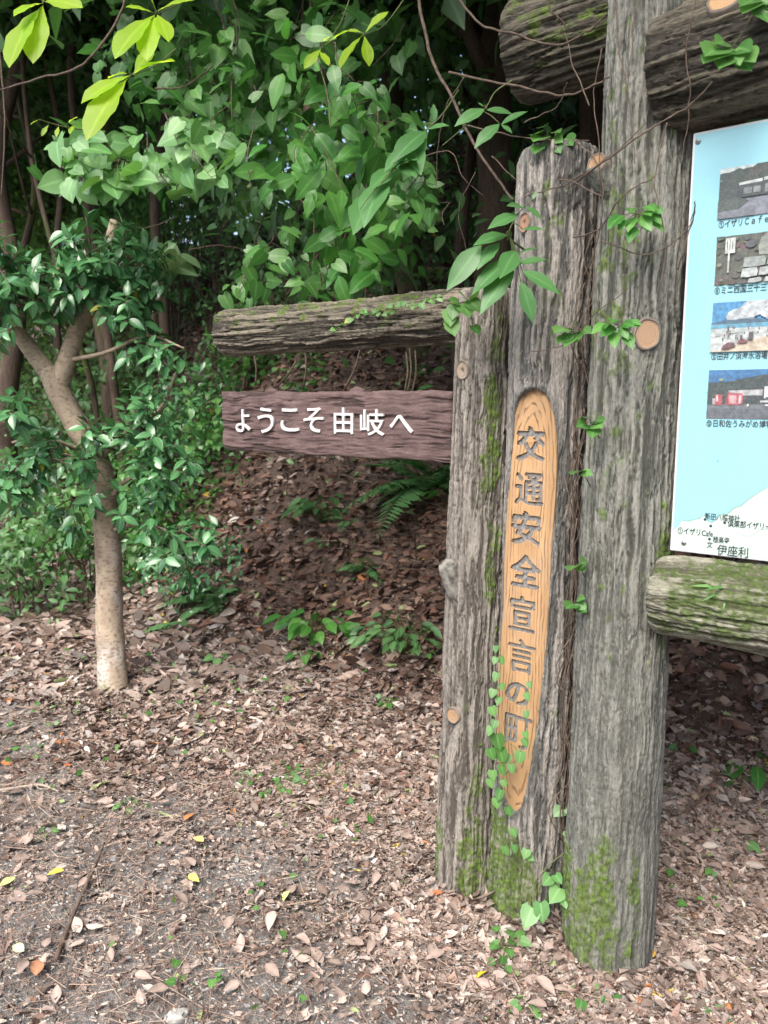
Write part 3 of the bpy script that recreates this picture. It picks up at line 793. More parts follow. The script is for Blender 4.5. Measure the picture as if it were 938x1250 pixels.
Vt, Qt, Ct = tube(np.linspace(P0, P0 + R3 * .12, 5), .012, 8); world_part('bracket', Vt, [Qt, Ct], plank_t, plain('rusty_bracket', (.06, .045, .04), .7, .3))

# ------------------------------------------------------------ map board
ib_o = axis_pt(.128, .06, 1.14)
IM = np.eye(4); IM[:3, 0] = R3; IM[:3, 1] = (0, 0, 1); IM[:3, 2] = N3; IM[:3, 3] = ib_o
ip = lambda px, py: np.array(in_plane(px, py, IM))
bt = ip(846, 163)[1]; bb = ip(820.5, 672)[1]; IW = 1.55
M_PRINT = attr_mat('printed_sheet', .32, .4, 14, .10, 0)
M_ALU = plain('white_panel_edge', (.55, .575, .575), .4, .4, 20, .08, bump=.05)
M_INK = plain('dark_print_ink', (.05, .06, .07), .5, .3, 200, .5, bump=0)
info = thing('map_board', tuple(ib_o), 'pale blue tourist map board with small printed photos between the dark beam and mossy rail', 'sign')
def plate(name, x0, x1, y0, y1, z0, z1, parent, mat, attrs=None, bev=.0015):
    bm = bmesh.new(); bmesh.ops.create_cube(bm, size=1)
    for v in bm.verts: v.co = Vector(((x0 + x1) / 2 + v.co.x * (x1 - x0), (y0 + y1) / 2 + v.co.y * (y1 - y0), (z0 + z1) / 2 + v.co.z * (z1 - z0)))
    if bev: bmesh.ops.bevel(bm, geom=bm.edges[:], offset=bev, segments=2, affect='EDGES')
    me = bpy.data.meshes.new(name); bm.to_mesh(me); bm.free(); return link(name, me, parent, mat, IM)
plate('panel', 0, IW, bb, bt, -.006, 0, info, M_ALU)
def flat(name, polys, parent, mat=None):
    """printed shapes: list of (points, colour), each 0.12 mm above the one before"""
    mat = mat or M_PRINT; V, cols, me_f = [], [], []; k = 0
    for i, (pts, col) in enumerate(polys):
        pts = np.asarray(pts, float)
        for p in pts: V.append((p[0], p[1], polys_z0 + i * .00012)); cols.append(col)
        f = list(range(k, k + len(pts))); a = sum(pts[j][0] * pts[(j + 1) % len(pts)][1] - pts[(j + 1) % len(pts)][0] * pts[j][1] for j in range(len(pts)))
        me_f.append(f if a > 0 else f[::-1]); k += len(pts)
    me = bpy.data.meshes.new(name); me.from_pydata(V, [], me_f)
    ca = me.attributes.new('col', 'FLOAT_COLOR', 'POINT'); ca.data.foreach_set('color', np.array([(*c, 1) for c in cols], np.float32).ravel())
    return link(name, me, parent, mat, IM)
polys_z0 = .0004
BLUE = s2l(140, 193, 203); rim = .005
sheet = flat('sea_print', [([(rim, bb + rim), (IW - rim, bb + rim), (IW - rim, bt - rim), (rim, bt - rim)], BLUE)], info)
polys_z0 = .0008
CO_PX = [(821.6, 646.9), (825, 644), (828, 642), (832, 635), (836, 635), (840, 636), (847, 634), (854, 632.5), (857, 630), (860, 628), (862, 632), (865, 636), (869, 637), (871, 636), (875, 632), (878, 628.5), (885, 627), (891, 625), (896, 619), (900, 618), (905, 617), (910, 612), (915, 607.5), (920, 604), (925, 601), (932, 597), (938, 594)]
co_ = [ip(*p) for p in CO_PX]; lastp = co_[-1]
land = co_ + [(lastp[0] + .25, lastp[1] + .12), (lastp[0] + .6, lastp[1] + .16), (IW - rim, lastp[1] + .14), (IW - rim, bb + rim), (rim, bb + rim)]
land[0] = (rim, land[0][1])
flat('land_print', [(land, s2l(180, 198, 188))], info)
polys_z0 = .0010
W_ = [ip(*p) for p in [(893, 632), (897, 640), (895, 648), (905, 652), (915, 655), (922, 651), (928, 646), (938, 645)]]
def ribbon(pts, wd):
    pts = np.asarray(pts); d = unit(np.gradient(pts, axis=0)); nrm_ = np.stack([-d[:, 1], d[:, 0]], 1) * wd / 2
    return [([*(pts[i] + nrm_[i] for i in (k, k + 1)), *(pts[i] - nrm_[i] for i in (k + 1, k))], s2l(165, 182, 174)) for k in range(len(pts) - 1)]
flat('road_print', ribbon(W_, .0016), info)
co2 = np.array(co_); flat('coast_print', [(p_, s2l(120, 170, 170)) for p_, _ in ribbon(co2, .0013)], info)

def text_line(s, x0, x1, y0, y1, bold=.012, parent=None, z=.0016, name='caption'):
    """px boxes: left, right, top at left, bottom at left"""
    xm = x0 + 1
    (ax, at_), (_, ab) = ip(x0, y0), ip(x0, y1); bx = ip(x1, (y0 + y1) / 2)[0]
    Mx = IM.copy(); Mx[:3, 3] += N3 * z
    return link(name, glyph(s, bold, 0.0001, (ax, bx, ab, at_), 2), info, M_INK, Mx)
text_line('①イザリＣａｆｅ', 878, 938, 270, 279); text_line('⑥ミニ西国三十三ヶ所', 873, 953, 350.5, 360)
text_line('⑤田井ノ浜海水浴場', 869, 937, 431, 440); text_line('⑫日和佐うみがめ博物館', 863, 952, 512, 521)
text_line('新田八幡神社', 861, 904, 625.5, 634); text_line('倶楽部イザリー', 889, 942, 634, 643)
text_line('①イザリCafe', 828, 871, 643, 651.5); text_line('極楽寺', 871, 891, 654, 662); text_line('文', 863.5, 870.5, 660.5, 668.5); text_line('伊座利', 876, 914, 664, 677)
def ring_disc(cx, cy, r, z, n=16): return [(cx + r * math.cos(k * 2 * math.pi / n), cy + r * math.sin(k * 2 * math.pi / n)) for k in range(n)]
polys_z0 = .0015
for px, py in [(861, 634), (868, 642), (885, 638), (866.5, 658)]:
    u, v = ip(px, py); flat('map_dot', [(ring_disc(u, v, .0033, 0), (.04, .05, .06))], info)
for px, py in [(852.5, 173), (835, 663)]:
    u, v = ip(px, py)
    sp_ = Soup(); P_ = IM[:3, 3] + R3 * u + np.array([0, 0, v]) + N3 * .0006
    sp_.tube([P_, P_ + N3 * .0012, P_ + N3 * .0022], [.0062, .006, .0035], seg=14); sp_.build('screw', info, plain('steel_screw', (.30, .32, .33), .4, .5, 200, .5, metal=.6))
    Q_ = P_ + N3 * .0026
    Vt, Qt, Ct = tube([Q_ - R3 * .004, Q_ + R3 * .004], .0009, 6); world_part('screw_slot', Vt, [Qt, Ct], info, M_INK)
# dark specks and mould marks on the sheet
sp_ = []
r_ = np.random.default_rng(4)
for k in range(46):
    u, v = r_.random() * .5 + .01, bb + .02 + r_.random() * (bt - bb - .04); sp_.append((ring_disc(u, v, .0006 + .0016 * r_.random() ** 3, 0, 7), s2l(110, 150, 155)))
polys_z0 = .00055
flat('stain_speck', sp_, info)['kind'] = 'stuff'

t = NT('photo_print'); a_ = t.attr('col', 'Color'); g1 = t.noise(90, 4); g2 = t.noise(260, 3)
c = t.mix(t.math('MULTIPLY', t.ramp(g1, [(.38, 0), (.62, 1)]), .7), a_, (.38, .38, .38), 'MULTIPLY'); c = t.mix(t.math('MULTIPLY', t.ramp(g2, [(.50, 0), (.66, 1)]), .16), c, (.30, .31, .30)); c = t.mix(.08, c, (.45, .55, .58))
M_PHOTO = t.fin(c, .35, .4)
# printed photographs, drawn as flat coloured shapes
polys_z0 = .0012
def photo(x, y0, y1, aspect, shapes):
    (u0, vt), (_, vb) = ip(x, y0), ip(x, y1); h = vt - vb; wd = h * aspect
    S_ = [([(u0 + max(0, min(1, a)) * wd, vb + max(0, min(1, b_)) * h) for a, b_ in pts], tuple(v * .72 + .012 for v in s2l(*c_))) for pts, c_ in shapes]
    return flat('photograph', S_, info, M_PHOTO)
FULL = [(0, 0), (1, 0), (1, 1), (0, 1)]
bx = lambda a, b_, c_, d: [(a, b_), (c_, b_), (c_, d), (a, d)]
def jag(pts, amp, n, seed, base=None):
    r_ = np.random.default_rng(seed); pts = np.asarray(pts, float); xs = np.linspace(pts[0][0], pts[-1][0], n)
    ys = np.interp(xs, pts[:, 0], pts[:, 1]) + amp * (r_.random(n) - .5); o_ = list(zip(xs, ys))
    return o_ + [(xs[-1], base), (xs[0], base)]
r_ = np.random.default_rng(12)
sh = [(FULL, (48, 62, 50)), (jag([(0, .90), (.45, .95), (.5, 1.0)], .02, 9, 1, 1), (222, 235, 230))]
sh += [(ring_disc(r_.random(), .62 + .3 * r_.random(), .05 + .06 * r_.random(), 0, 8), (40 + int(30 * r_.random()), 62 + int(22 * r_.random()), 46)) for _ in range(14)]
sh += [(bx(0, .0, 1, .34), (118, 122, 134)), (jag([(0, .22), (.2, .2), (.4, .34), (1, .36)], .02, 9, 2, 0), (134, 138, 150)), (bx(.25, .38, 1, .66), (38, 42, 44)),
       ([(.27, .62), (.58, .64), (.58, .70), (.27, .67)], (214, 220, 214)), ([(.60, .65), (1, .68), (1, .76), (.60, .71)], (206, 212, 206)),
       (bx(.34, .44, .45, .56), (120, 124, 122)), (bx(.47, .44, .56, .56), (150, 152, 150)), (bx(.62, .42, .86, .58), (140, 142, 138)), (bx(.66, .42, .68, .58), (60, 60, 60)), (bx(.74, .42, .76, .58), (60, 60, 60)),
       ([(0, 0), (.3, .18), (.42, .3), (.3, .38), (0, .36)], (66, 78, 66)), (jag([(0, .12), (.5, .2)], .03, 7, 5, .0), (124, 126, 136))]
photo(880, 207, 268, 1.42, sh)
sh = [(FULL, (84, 82, 62))]
sh += [(ring_disc(r_.random(), r_.random(), .03 + .06 * r_.random(), 0, 7), tuple(int(v * (.75 + .5 * r_.random())) for v in (88, 86, 64))) for _ in range(40)]
sh += [(bx(.13, .64, .27, .95), (226, 232, 224)), (bx(.175, .25, .20, .64), (220, 224, 214)), (bx(.155, .72, .165, .90), (60, 60, 60)), (bx(.19, .70, .20, .92), (90, 90, 90)), (bx(.225, .7, .235, .88), (70, 70, 70)),
       ([(.60, .55), (.74, .55), (.78, .72), (.77, .88), (.70, .99), (.62, .9), (.585, .72)], (150, 156, 142))]
for x_, y_, w2, h2, c_ in [(.38, .32, .32, .22, (160, 168, 162)), (.70, .34, .3, .2, (170, 176, 168)), (.36, .12, .24, .2, (196, 204, 200)), (.60, .14, .18, .18, (184, 190, 186)), (.78, .12, .22, .22, (150, 158, 154)), (.46, .0, .2, .11, (190, 196, 190)), (.68, .0, .2, .12, (204, 210, 204)), (.88, .0, .12, .1, (170, 176, 170))]:
    sh.append((ring_disc(x_ + w2 / 2, y_ + h2 / 2, 1, 0, 7) and [(x_ + .01, y_ + .01), (x_ + w2 * .5, y_ - .0), (x_ + w2 - .01, y_ + .02), (x_ + w2, y_ + h2 * .6), (x_ + w2 - .02, y_ + h2 - .01), (x_ + .03, y_ + h2 - .02)], c_))
sh += [(ring_disc(.06, .42, .035, 0, 8), (150, 150, 120)), (ring_disc(.1, .1, .03, 0, 8), (140, 136, 110))]
photo(876, 290, 349, 1.42, sh)
sh = [(FULL, (62, 150, 206))]
for k in range(34):
    x_ = .25 + .8 * r_.random(); y_ = .66 + .36 * r_.random() * min(1, (x_ - .1) * 1.6); g_ = int(205 + 45 * r_.random()); sh.append((ring_disc(x_, y_, .06 + .09 * r_.random(), 0, 10), (g_ - 12, g_ - 4, g_)))
sh += [(bx(0, .0, 1, .52), (206, 214, 212)), (bx(0, .47, 1, .585), (96, 168, 196)), (jag([(0, .60), (.2, .63), (.5, .66), (.75, .60), (1, .62)], .03, 14, 3, .555), (70, 104, 128)),
       ([(0, .0), (1, 0), (1, .40), (.75, .30), (.45, .18), (.2, .04)], (226, 206, 180)), (jag([(0, .3), (1, .47)], .02, 10, 8, .35), (214, 218, 214))]
for k in range(30):
    x_ = .05 + .9 * r_.random(); y_ = .22 + .24 * r_.random(); hh = .03 + .06 * r_.random(); sh.append((bx(x_, y_, x_ + .014, y_ + hh), [(90, 76, 74), (120, 70, 66), (70, 82, 92), (60, 50, 52)][k % 4]))
sh += [([(.16, .05), (.26, .05), (.32, .17), (.25, .19), (.18, .12)], (120, 62, 62)), ([(.27, .07), (.36, .1), (.33, .18), (.29, .15)], (96, 62, 60)), ([(.36, .15), (.5, .17), (.52, .2), (.44, .25), (.40, .22)], (140, 66, 68)), (bx(.52, .22, .58, .38), (88, 72, 72)), (bx(.41, .22, .44, .31), (70, 60, 60))]
photo(871, 370, 430, 1.42, sh)
sh = [(FULL, (44, 118, 178)), (jag([(0, .74), (.25, .76), (.6, .86), (.8, .92), (1, .97)], .025, 22, 4, .2), (46, 58, 56)), (bx(0, 0, 1, .30), (112, 116, 122)), (jag([(0, .22), (1, .20)], .01, 8, 9, 0), (96, 98, 106)),
      ([(.27, .58), (.70, .60), (.70, .48), (.30, .46)], (196, 198, 196)), (bx(.72, .42, 1, .66), (224, 226, 228)), (bx(.46, .36, .70, .48), (60, 62, 66)), (bx(.74, .38, 1, .45), (80, 82, 88)), (bx(.68, .34, 1, .38), (206, 208, 210)),
      (bx(.10, .28, .20, .5), (190, 84, 90)), (bx(.07, .3, .11, .42), (214, 200, 200)), (bx(.12, .36, .14, .48), (240, 220, 222)), ([(.24, .28), (.46, .30), (.46, .52), (.26, .54)], (196, 90, 98)), (bx(.29, .32, .38, .48), (226, 176, 180)), (bx(.41, .32, .44, .48), (232, 204, 206)), (bx(.255, .30, .27, .52), (120, 40, 50)),
      (bx(.52, .26, .54, .31), (230, 230, 230)), (bx(.74, .27, .8, .30), (226, 226, 226)), (bx(.92, .26, .94, .31), (220, 210, 210)), (ring_disc(.17, .80, .03, 0, 8), (140, 160, 100))]
photo(866, 452, 511, 1.5, sh)

# ------------------------------------------------------------ fallen leaves, debris, pebbles
PAL = np.array([(.45, .36, .305), (.38, .29, .245), (.31, .235, .195), (.23, .17, .14), (.15, .115, .095), (.50, .43, .375), (.32, .21, .165), (.31, .275, .25), (.58, .52, .46)])
PW = np.array([.14, .19, .18, .16, .12, .06, .06, .08, .015])
PALD = np.array([(.22, .13, .095), (.16, .095, .07), (.11, .066, .05), (.075, .046, .036), (.28, .19, .14), (.20, .105, .075), (.34, .25, .19)])
PWD = np.array([.22, .24, .2, .13, .1, .08, .03])
def normals(x, y, e=.02):
    n = np.stack([-(H(x + e, y) - H(x - e, y)) / (2 * e), -(H(x, y + e) - H(x, y - e)) / (2 * e), np.ones_like(x)], 1); return unit(n)
def in_view(x, y, m=160):
    z = H(x, y) - EYE; dep = y * math.cos(PITCH) - z * math.sin(PITCH); up = y * math.sin(PITCH) + z * math.cos(PITCH)
    px = CX + F * x / np.maximum(dep, .05); py = CY - F * up / np.maximum(dep, .05)
    return (dep > .4) & (px > -m) & (px < 938 + m) & (py < 1250 + m) & (py > -60)
def ground_pts(n, x0, x1, y0, y1):
    x = rng.uniform(x0, x1, n); y = rng.uniform(y0, y1, n); k = in_view(x, y); return x[k], y[k]
def torn(tp, k):
    V, F_, m = tp; V = V.copy(); r_ = np.random.default_rng(k); V[-4:, 0] *= r_.uniform(.55, .8); V[1:-1, 1] *= r_.uniform(.6, 1.3, len(V) - 2); V[:, 2] += .06 * r_.standard_normal(len(V)); return V, F_, m
LT3 = [leaf_tpl('ovate', 1, w_, f_, c_, 3, .03, sd_) for sd_, (w_, f_, c_) in enumerate([(.42, .5, .3), (.5, .2, -.25), (.36, .9, .2), (.46, -.4, .35), (.55, .3, .1), (.3, .5, -.3)])]
LT3 += [torn(t_, k) for k, t_ in enumerate(LT3)]
LT2 = [leaf_tpl('ovate', 1, w_, f_, c_, 2, .03, sd_) for sd_, (w_, f_, c_) in enumerate([(.45, .5, .3), (.55, .2, -.25), (.4, .8, .2), (.5, -.4, .35)])]
M_LITTER = attr_mat('dry_leaf', .62, .3, 60, .45, .4)
def litter(n, x0, x1, y0, y1, size, tpls, bank, thr=1.0, tilt=.42, dens=None):
    x, y = ground_pts(n, x0, x1, y0, y1)
    q, s = qs(x, y); ob = (q - footline(s)) > .05
    d = np.hypot(x, y)
    p = np.clip((2.7 / d) ** 1.25, .1, 1)
    sm = soilmask(x, y); p = p * (1 - .93 * sm)
    if dens is not None: p = p * dens(x, y)
    k = (rng.random(len(x)) < p) & (ob == bank); x, y, q, s = x[k], y[k], q[k], s[k]; d = d[k]; sm = sm[k]
    N = len(x); nrm = unit(normals(x, y) + tilt * rng.standard_normal((N, 3)))
    a = rng.uniform(0, 2 * np.pi, N); td = np.stack([np.cos(a), np.sin(a), .15 * rng.standard_normal(N)], 1)
    sc = size * np.exp(np.clip(.45 * rng.standard_normal(N), -1.2, .62)) * np.clip(d / 2.7, .85, 1.3)
    z = H(x, y) + .003 + .012 * rng.random(N)
    wetness = np.clip(sstep(-.35, .35, q - footline(s)) + .7 * (vnoise(x * 1.3, y * 1.3, seed=77) - .5), 0, 1)
    # the bank lies damp under the trees: browner leaves there
    c1 = PAL[rng.choice(len(PAL), N, p=PW / PW.sum())]; c2 = PALD[rng.choice(len(PALD), N, p=PWD / PWD.sum())]
    cc = np.where((rng.random(N) < wetness)[:, None], c2, c1) * rng.uniform(.6, 1.08, (N, 1)) * (.72 + .55 * fbm(x * 1.6, y * 1.6, seed=88, o=3))[:, None]
    odd = rng.random(N)
    cc = np.where((odd < .002)[:, None], (.55, .40, .08), cc); cc = np.where(((odd > .004) & (odd < .0065))[:, None], (.42, .17, .06), cc)
    cc = np.where(((odd > .009) & (odd < .02))[:, None], (.28, .34, .15), cc)
    o = scatter('leaf_litter', tpls, np.stack([x, y, z], 1), frames(td, nrm), sc, None, M_LITTER, None, cc)
    return struct(o, 'stuff'), N
o, n1_ = litter(400000, -3.6, 2.6,   .9, 4.4, .033, LT3, False, tilt=.36)
tag(o, 'dry brown fallen leaves covering the flat ground before the posts', 'leaf litter')
o, n2_ = litter(110000, -6, 4.0, 3.6, 9, .055, LT2, False); tag(o, 'fallen leaves on the flat ground farther back', 'leaf litter')
o, n3_ = litter(700000, -7, 4.4, 2.0, 12, .041, LT2, True, tilt=.5); tag(o, 'damp brown leaves covering the shaded bank', 'leaf litter')
print('LITTER', n1_, n2_, n3_)
hx, hy = [], []
for (cx_, cy_, r_) in [(.262, 2.21, .098), (.436, 2.10, .114), (.622, 1.925, .122), (*ghit(137, 842)[:2], .12)]:
    a = rng.uniform(0, 6.28, 170); rr = r_ + .012 + .07 * rng.random(170) ** 1.6; hx.append(cx_ + rr * np.cos(a)); hy.append(cy_ + rr * np.sin(a))
hx, hy = np.concatenate(hx), np.concatenate(hy); N = len(hx); a = rng.uniform(0, 6.28, N)
o = scatter('leaf_litter', LT3, np.stack([hx, hy, H(hx, hy) + .008 + .028 * rng.random(N)], 1), frames(np.stack([np.cos(a), np.sin(a), .4 * rng.standard_normal(N)], 1), np.array([0, 0, 1.]) + .6 * rng.standard_normal((N, 3))), .042 * np.exp(.3 * rng.standard_normal(N)), None, M_LITTER, None, PAL[rng.choice(len(PAL), N, p=PW / PW.sum())] * rng.uniform(.6, 1.1, (N, 1)))
struct(o, 'stuff'); tag(o, 'dry leaves heaped against the feet of the posts and tree', 'leaf litter')

# twigs and needles
def debris(n, x0, x1, y0, y1, l0, l1, w0, w1, cols, name, label, cat, dens):
    x, y = ground_pts(n, x0, x1, y0, y1); k = rng.random(len(x)) < dens(x, y); x, y = x[k], y[k]; N = len(x)
    L = rng.uniform(l0, l1, N); Wd = rng.uniform(w0, w1, N); a = rng.uniform(0, np.pi, N)
    T = np.array([(0, 0, 0), (.5, .5, .6), (.5, -.5, .6), (1, 0, 0)], float)
    tp = (np.array([(0, -.5, 0), (0, .5, 0), (0, 0, .8), (1, -.4, .0), (1, .4, .0), (1, 0, .7)], float), np.array([(0, 3, 5), (0, 5, 2), (2, 5, 4), (2, 4, 1)]), np.zeros(6))
    nrm = unit(normals(x, y) + .15 * rng.standard_normal((N, 3))); td = np.stack([np.cos(a), np.sin(a), .12 * rng.standard_normal(N)], 1)
    m = frames(td, nrm); m = m * np.stack([L, Wd, Wd], 1)[:, None, :]
    cc = np.array(cols)[rng.integers(0, len(cols), N)] * rng.uniform(.6, 1.3, (N, 1))
    o = scatter(name, [tp], np.stack([x, y, H(x, y) + .008 + .016 * rng.random(N)], 1), m, 1.0, None, M_LITTER, None, cc)
    struct(o, 'stuff'); return tag(o, label, cat)
debris(70000, -3.2, 2.6, .9, 6.5, .03, .11, .0010, .0022, [(.30, .21, .16), (.20, .13, .10), (.40, .31, .24), (.14, .09, .07)], 'twig_litter', 'thin dry twigs and needles strewn over the ground', 'twigs', lambda x, y: np.clip((2.6 / np.hypot(x, y)) ** 1.2, 0, 1) * (.35 + .65 * sstep(.45, .6, vnoise(x * 2.2, y * 2.2, seed=41))))
debris(90000, -3.2, 2.2, .9, 4.2, .004, .014, .002, .006, [(.34, .26, .21), (.22, .16, .13), (.42, .36, .30), (.12, .09, .08), (.30, .29, .28)], 'leaf_crumbs', 'broken leaf crumbs on the bare soil', 'leaf crumbs', lambda x, y: np.clip((2.4 / np.hypot(x, y)) ** 2, 0, 1))
debris(30000, -5, 3.5, 2.6, 9.5, .10, .38, .0018, .0045, [(.22, .16, .125), (.13, .09, .07), (.30, .23, .18), (.08, .06, .05)], 'bank_twigs', 'fallen twigs and dead stems tangled over the bank', 'twigs', lambda x, y: .22 * sstep(-.1, .5, qs(x, y)[0] - footline(qs(x, y)[1])) * (.3 + .7 * sstep(.4, .6, vnoise(x * 1.5, y * 1.5, seed=43))))
# pebbles
bm = bmesh.new(); bmesh.ops.create_icosphere(bm, subdivisions=1, radius=1)
for v in bm.verts: v.co = v.co * (1 + .35 * (random.random() - .5)); v.co.z *= .6
PEB = (np.array([v.co[:] for v in bm.verts]), np.array([[v.index for v in f.verts] for f in bm.faces]), np.zeros(len(bm.verts))); bm.free()
M_STONE = attr_mat('grey_stone', .85, .25, 70, .4, .4)
x, y = ground_pts(30000, -3, 1.4, .9, 4.2); sm = soilmask(x, y); k = rng.random(len(x)) < sm * .6 + .06; x, y = x[k], y[k]; N = len(x)
a = rng.uniform(0, 6.28, N); m = frames(np.stack([np.cos(a), np.sin(a), 0 * a], 1), np.tile([0, 0, 1.], (N, 1)) + .2 * rng.standard_normal((N, 3)))
cc = np.array([(.22, .22, .22), (.32, .32, .32), (.15, .15, .155), (.42, .40, .37), (.27, .24, .21)])[rng.integers(0, 5, N)]
o = scatter('gravel', [PEB], np.stack([x, y, H(x, y) + .001], 1), m, .0022 + .005 * rng.random(N) ** 3, None, M_STONE, None, cc); struct(o, 'stuff'); tag(o, 'fine grey grit in the bare soil', 'gravel')

def ground_thing(name, px, py, label, cat, group=None):
    p = ghit(px, py); return thing(name, tuple(p), label, cat, group), p
# stones one can pick out
M_ST = [plain('stone_%s' % n_, c_, .85, .25, 70, .4) for n_, c_ in (('grey', (.24, .245, .25)), ('pale', (.40, .39, .36)), ('brown', (.30, .25, .21)))]
def stone(px, py, r, mi, label, group=None, seed=0):
    p = ghit(px, py); bm = bmesh.new(); bmesh.ops.create_icosphere(bm, subdivisions=3, radius=1); r_ = np.random.default_rng(seed)
    V = np.array([v.co[:] for v in bm.verts]); F_ = np.array([[v.index for v in f.verts] for f in bm.faces]); bm.free()
    V = V * (1 + .5 * (fbm(V[:, 0] * 1.2 + seed, V[:, 1] * 1.2, V[:, 2] * 1.2, seed, 2) - .5))[:, None]
    for _ in range(5):                                          # a few broken faces
        n_ = unit(r_.standard_normal(3)); dd = V @ n_; V = V - np.outer(np.maximum(dd - .68, 0), n_)
    V = V * np.array([1, r_.uniform(.6, .85), .5]); a = r_.uniform(0, 3.1); V = V @ np.array([[math.cos(a), math.sin(a), 0], [-math.sin(a), math.cos(a), 0], [0, 0, 1]])
    o = link('stone', mesh_np('stone', V * r, F_), None, M_ST[mi], Matrix.Translation(Vector(p) + Vector((0, 0, r * .22)))); return tag(o, label, 'stone', group)
stone(215, 1243, .034, 1, 'pale broken stone at the bottom edge of the ground', seed=1)
stone(60, 1112 - 96, .020, 0, 'dark grey stone on the bare soil beside the pale stick', seed=2)
stone(172, 1088, .022, 2, 'brownish flat stone right of the dark stick', seed=3)
for k, (px, py, r) in enumerate([(140, 1050, .017), (90, 1010, .015), (250, 1040, .014), (270, 1180, .016), (354, 1178, .014), (440, 1214, .017), (505, 960, .014), (290, 1050, .015), (225, 975, .014), (40, 1130, .013), (330, 1130, .013), (458, 1225, .014), (120, 1160, .012), (560, 1205, .014), (180, 1180, .013), (388, 1120, .012)]):
    stone(px, py, r, k % 3, 'small grey stone lying among the leaf litter', 'small stones in the litter', 10 + k)

# single fallen leaves one can pick out
def fallen(px, py, L, col, label, kind='ovate', yaw=None, group=None, W=.5, curl=.2, lift=.02, fold=.3):
    p = ghit(px, py); V, F_, mid = leaf_tpl(kind, L, W * L, fold, curl, 6, .02, int(px * 7 + py))
    a = rng.uniform(0, 6.28) if yaw is None else yaw
    n_ = unit(normals(np.array([p[0]]), np.array([p[1]]))[0] + .25 * rng.standard_normal(3)); m = frames(np.array([math.cos(a), math.sin(a), .1]), n_)
    V = V - V.mean(0); V[:, 2] -= V[:, 2].min()
    M = np.eye(4); M[:3, :3] = m; M[:3, 3] = p + np.array([0, 0, lift])
    o = link('fallen_leaf', mesh_np('fallen_leaf', V, F_, dict(col=np.tile(np.array(col), (len(V), 1)) * (.85 + .3 * mid[:, None]), mid=mid)), None, M_LITTER, M)
    return tag(o, label, 'leaf', group)
G_ = 'fallen leaves picked out on the litter'
fallen(590, 1200, .045, (.70, .55, .03), 'bright yellow fallen leaf left of the tallest post foot', group=G_)
fallen(68, 1074, .05, (.72, .50, .08), 'yellow fallen leaf lying on grey soil near the dark stick', group=G_)
fallen(243, 1033, .05, (.75, .58, .16), 'pale yellow leaf on the litter in the middle ground', group=G_)
fallen(232, 1005, .055, (.50, .20, .08), 'curled orange leaf on the litter in the middle ground', group=G_)
fallen(185, 915, .065, (.62, .30, .14), 'orange tan leaf a little below the camellia tree foot', group=G_)
fallen(82, 941, .04, (.50, .12, .04), 'small rust red leaf at the edge of the bare soil', group=G_)
fallen(8, 1087, .055, (.55, .62, .20), 'yellow green leaf at the far left edge of the soil', group=G_)
fallen(24, 1167, .05, (.52, .56, .30), 'pale green leaf on grey soil below the dark stick', group=G_)
fallen(108, 922, .06, (.66, .60, .48), 'long cream leaf on litter below the tree', W=.3, group=G_)
fallen(45, 1192, .07, (.45, .23, .13), 'reddish brown leaf at the lower left corner', group=G_)
fallen(350, 1103, .045, (.60, .66, .22), 'small lime leaf on the litter in the foreground', group=G_)
fallen(238, 1081, .05, (.66, .52, .12), 'mustard yellow leaf right of the middle ground stone', group=G_)
fallen(846, 980, .05, (.46, .34, .20), 'pale tan leaf right of the tall post', group=G_)
fallen(919, 910, .045, (.55, .44, .24), 'yellowish leaf in the shade at the right edge', group=G_)
fallen(844, 1127, .035, (.55, .22, .06), 'orange leaf on the litter right of the tall post foot', group=G_)
fallen(797, 1173, .035, (.66, .38, .08), 'amber leaf tucked beside the foot of the tall post', group=G_)
fallen(534, 1100 - 1, .04, (.45, .16, .07), 'rust brown leaf at the foot of the short post', group=G_)
for k in range(150):
    px, py = rng.uniform(10, 930), rng.uniform(860, 1240)
    if 530 < px < 800 and py < 1205: continue
    fallen(px, py, .042 + .022 * rng.random(), PAL[rng.choice([0, 1, 1, 2, 2, 3, 5])], 'large dry tan leaf lying on top of the litter', group='large dry leaves on top of the litter', lift=.022, curl=rng.uniform(-.3, .4), fold=rng.uniform(-.3, .7))

# sticks
def stick(pts, r, mat, label, name='stick', group=None, lift=.02):
    P = np.array([ghit(*p) for p in pts]); P[:, 2] += lift; P = smooth_path(P, 16); c_ = P.mean(0)
    sp = Soup(); sp.tube(P, np.linspace(r, r * .55, 16) * (1 + .25 * (rng.random(16) - .5)), 7, .3)
    e = thing(name, tuple(c_), label, 'stick', group)
    sp.build('stem', e, mat)
    k = 9; dirv = unit(P[k + 1] - P[k]); side = np.cross(dirv, [0, 0, 1]); sp = Soup(); sp.tube(smooth_path([P[k], P[k] + side * .03 + dirv * .03, P[k] + side * .05 + dirv * .08 + [0, 0, .01]], 6), [r * .5, r * .4, r * .35, r * .3, r * .25, r * .2], 6)
    sp.build('side_twig', e, mat); return e
stick([(68, 1182), (92, 1120), (112, 1075), (128, 1036)], .0075, M_TWIG, 'dark crooked stick on the bare soil at lower left')
stick([(-14, 973), (20, 968), (50, 964), (72, 972)], .007, M_PALETWIG, 'pale dead stick at the left edge of the ground')
stick([(130, 1028), (160, 1002), (200, 972)], .003, M_TWIG, 'thin dark twig continuing from the dark stick')
stick([(300, 1170), (380, 1150), (430, 1120)], .003, M_TWIG, 'thin brown twig across the litter in the foreground')
stick([(835, 1000), (880, 962), (938, 935)], .006, M_TWIG, 'brown fallen branch on the litter at the right')
stick([(800, 905), (840, 888), (875, 880)], .003, M_TWIG, 'thin pale twig behind the tall post')
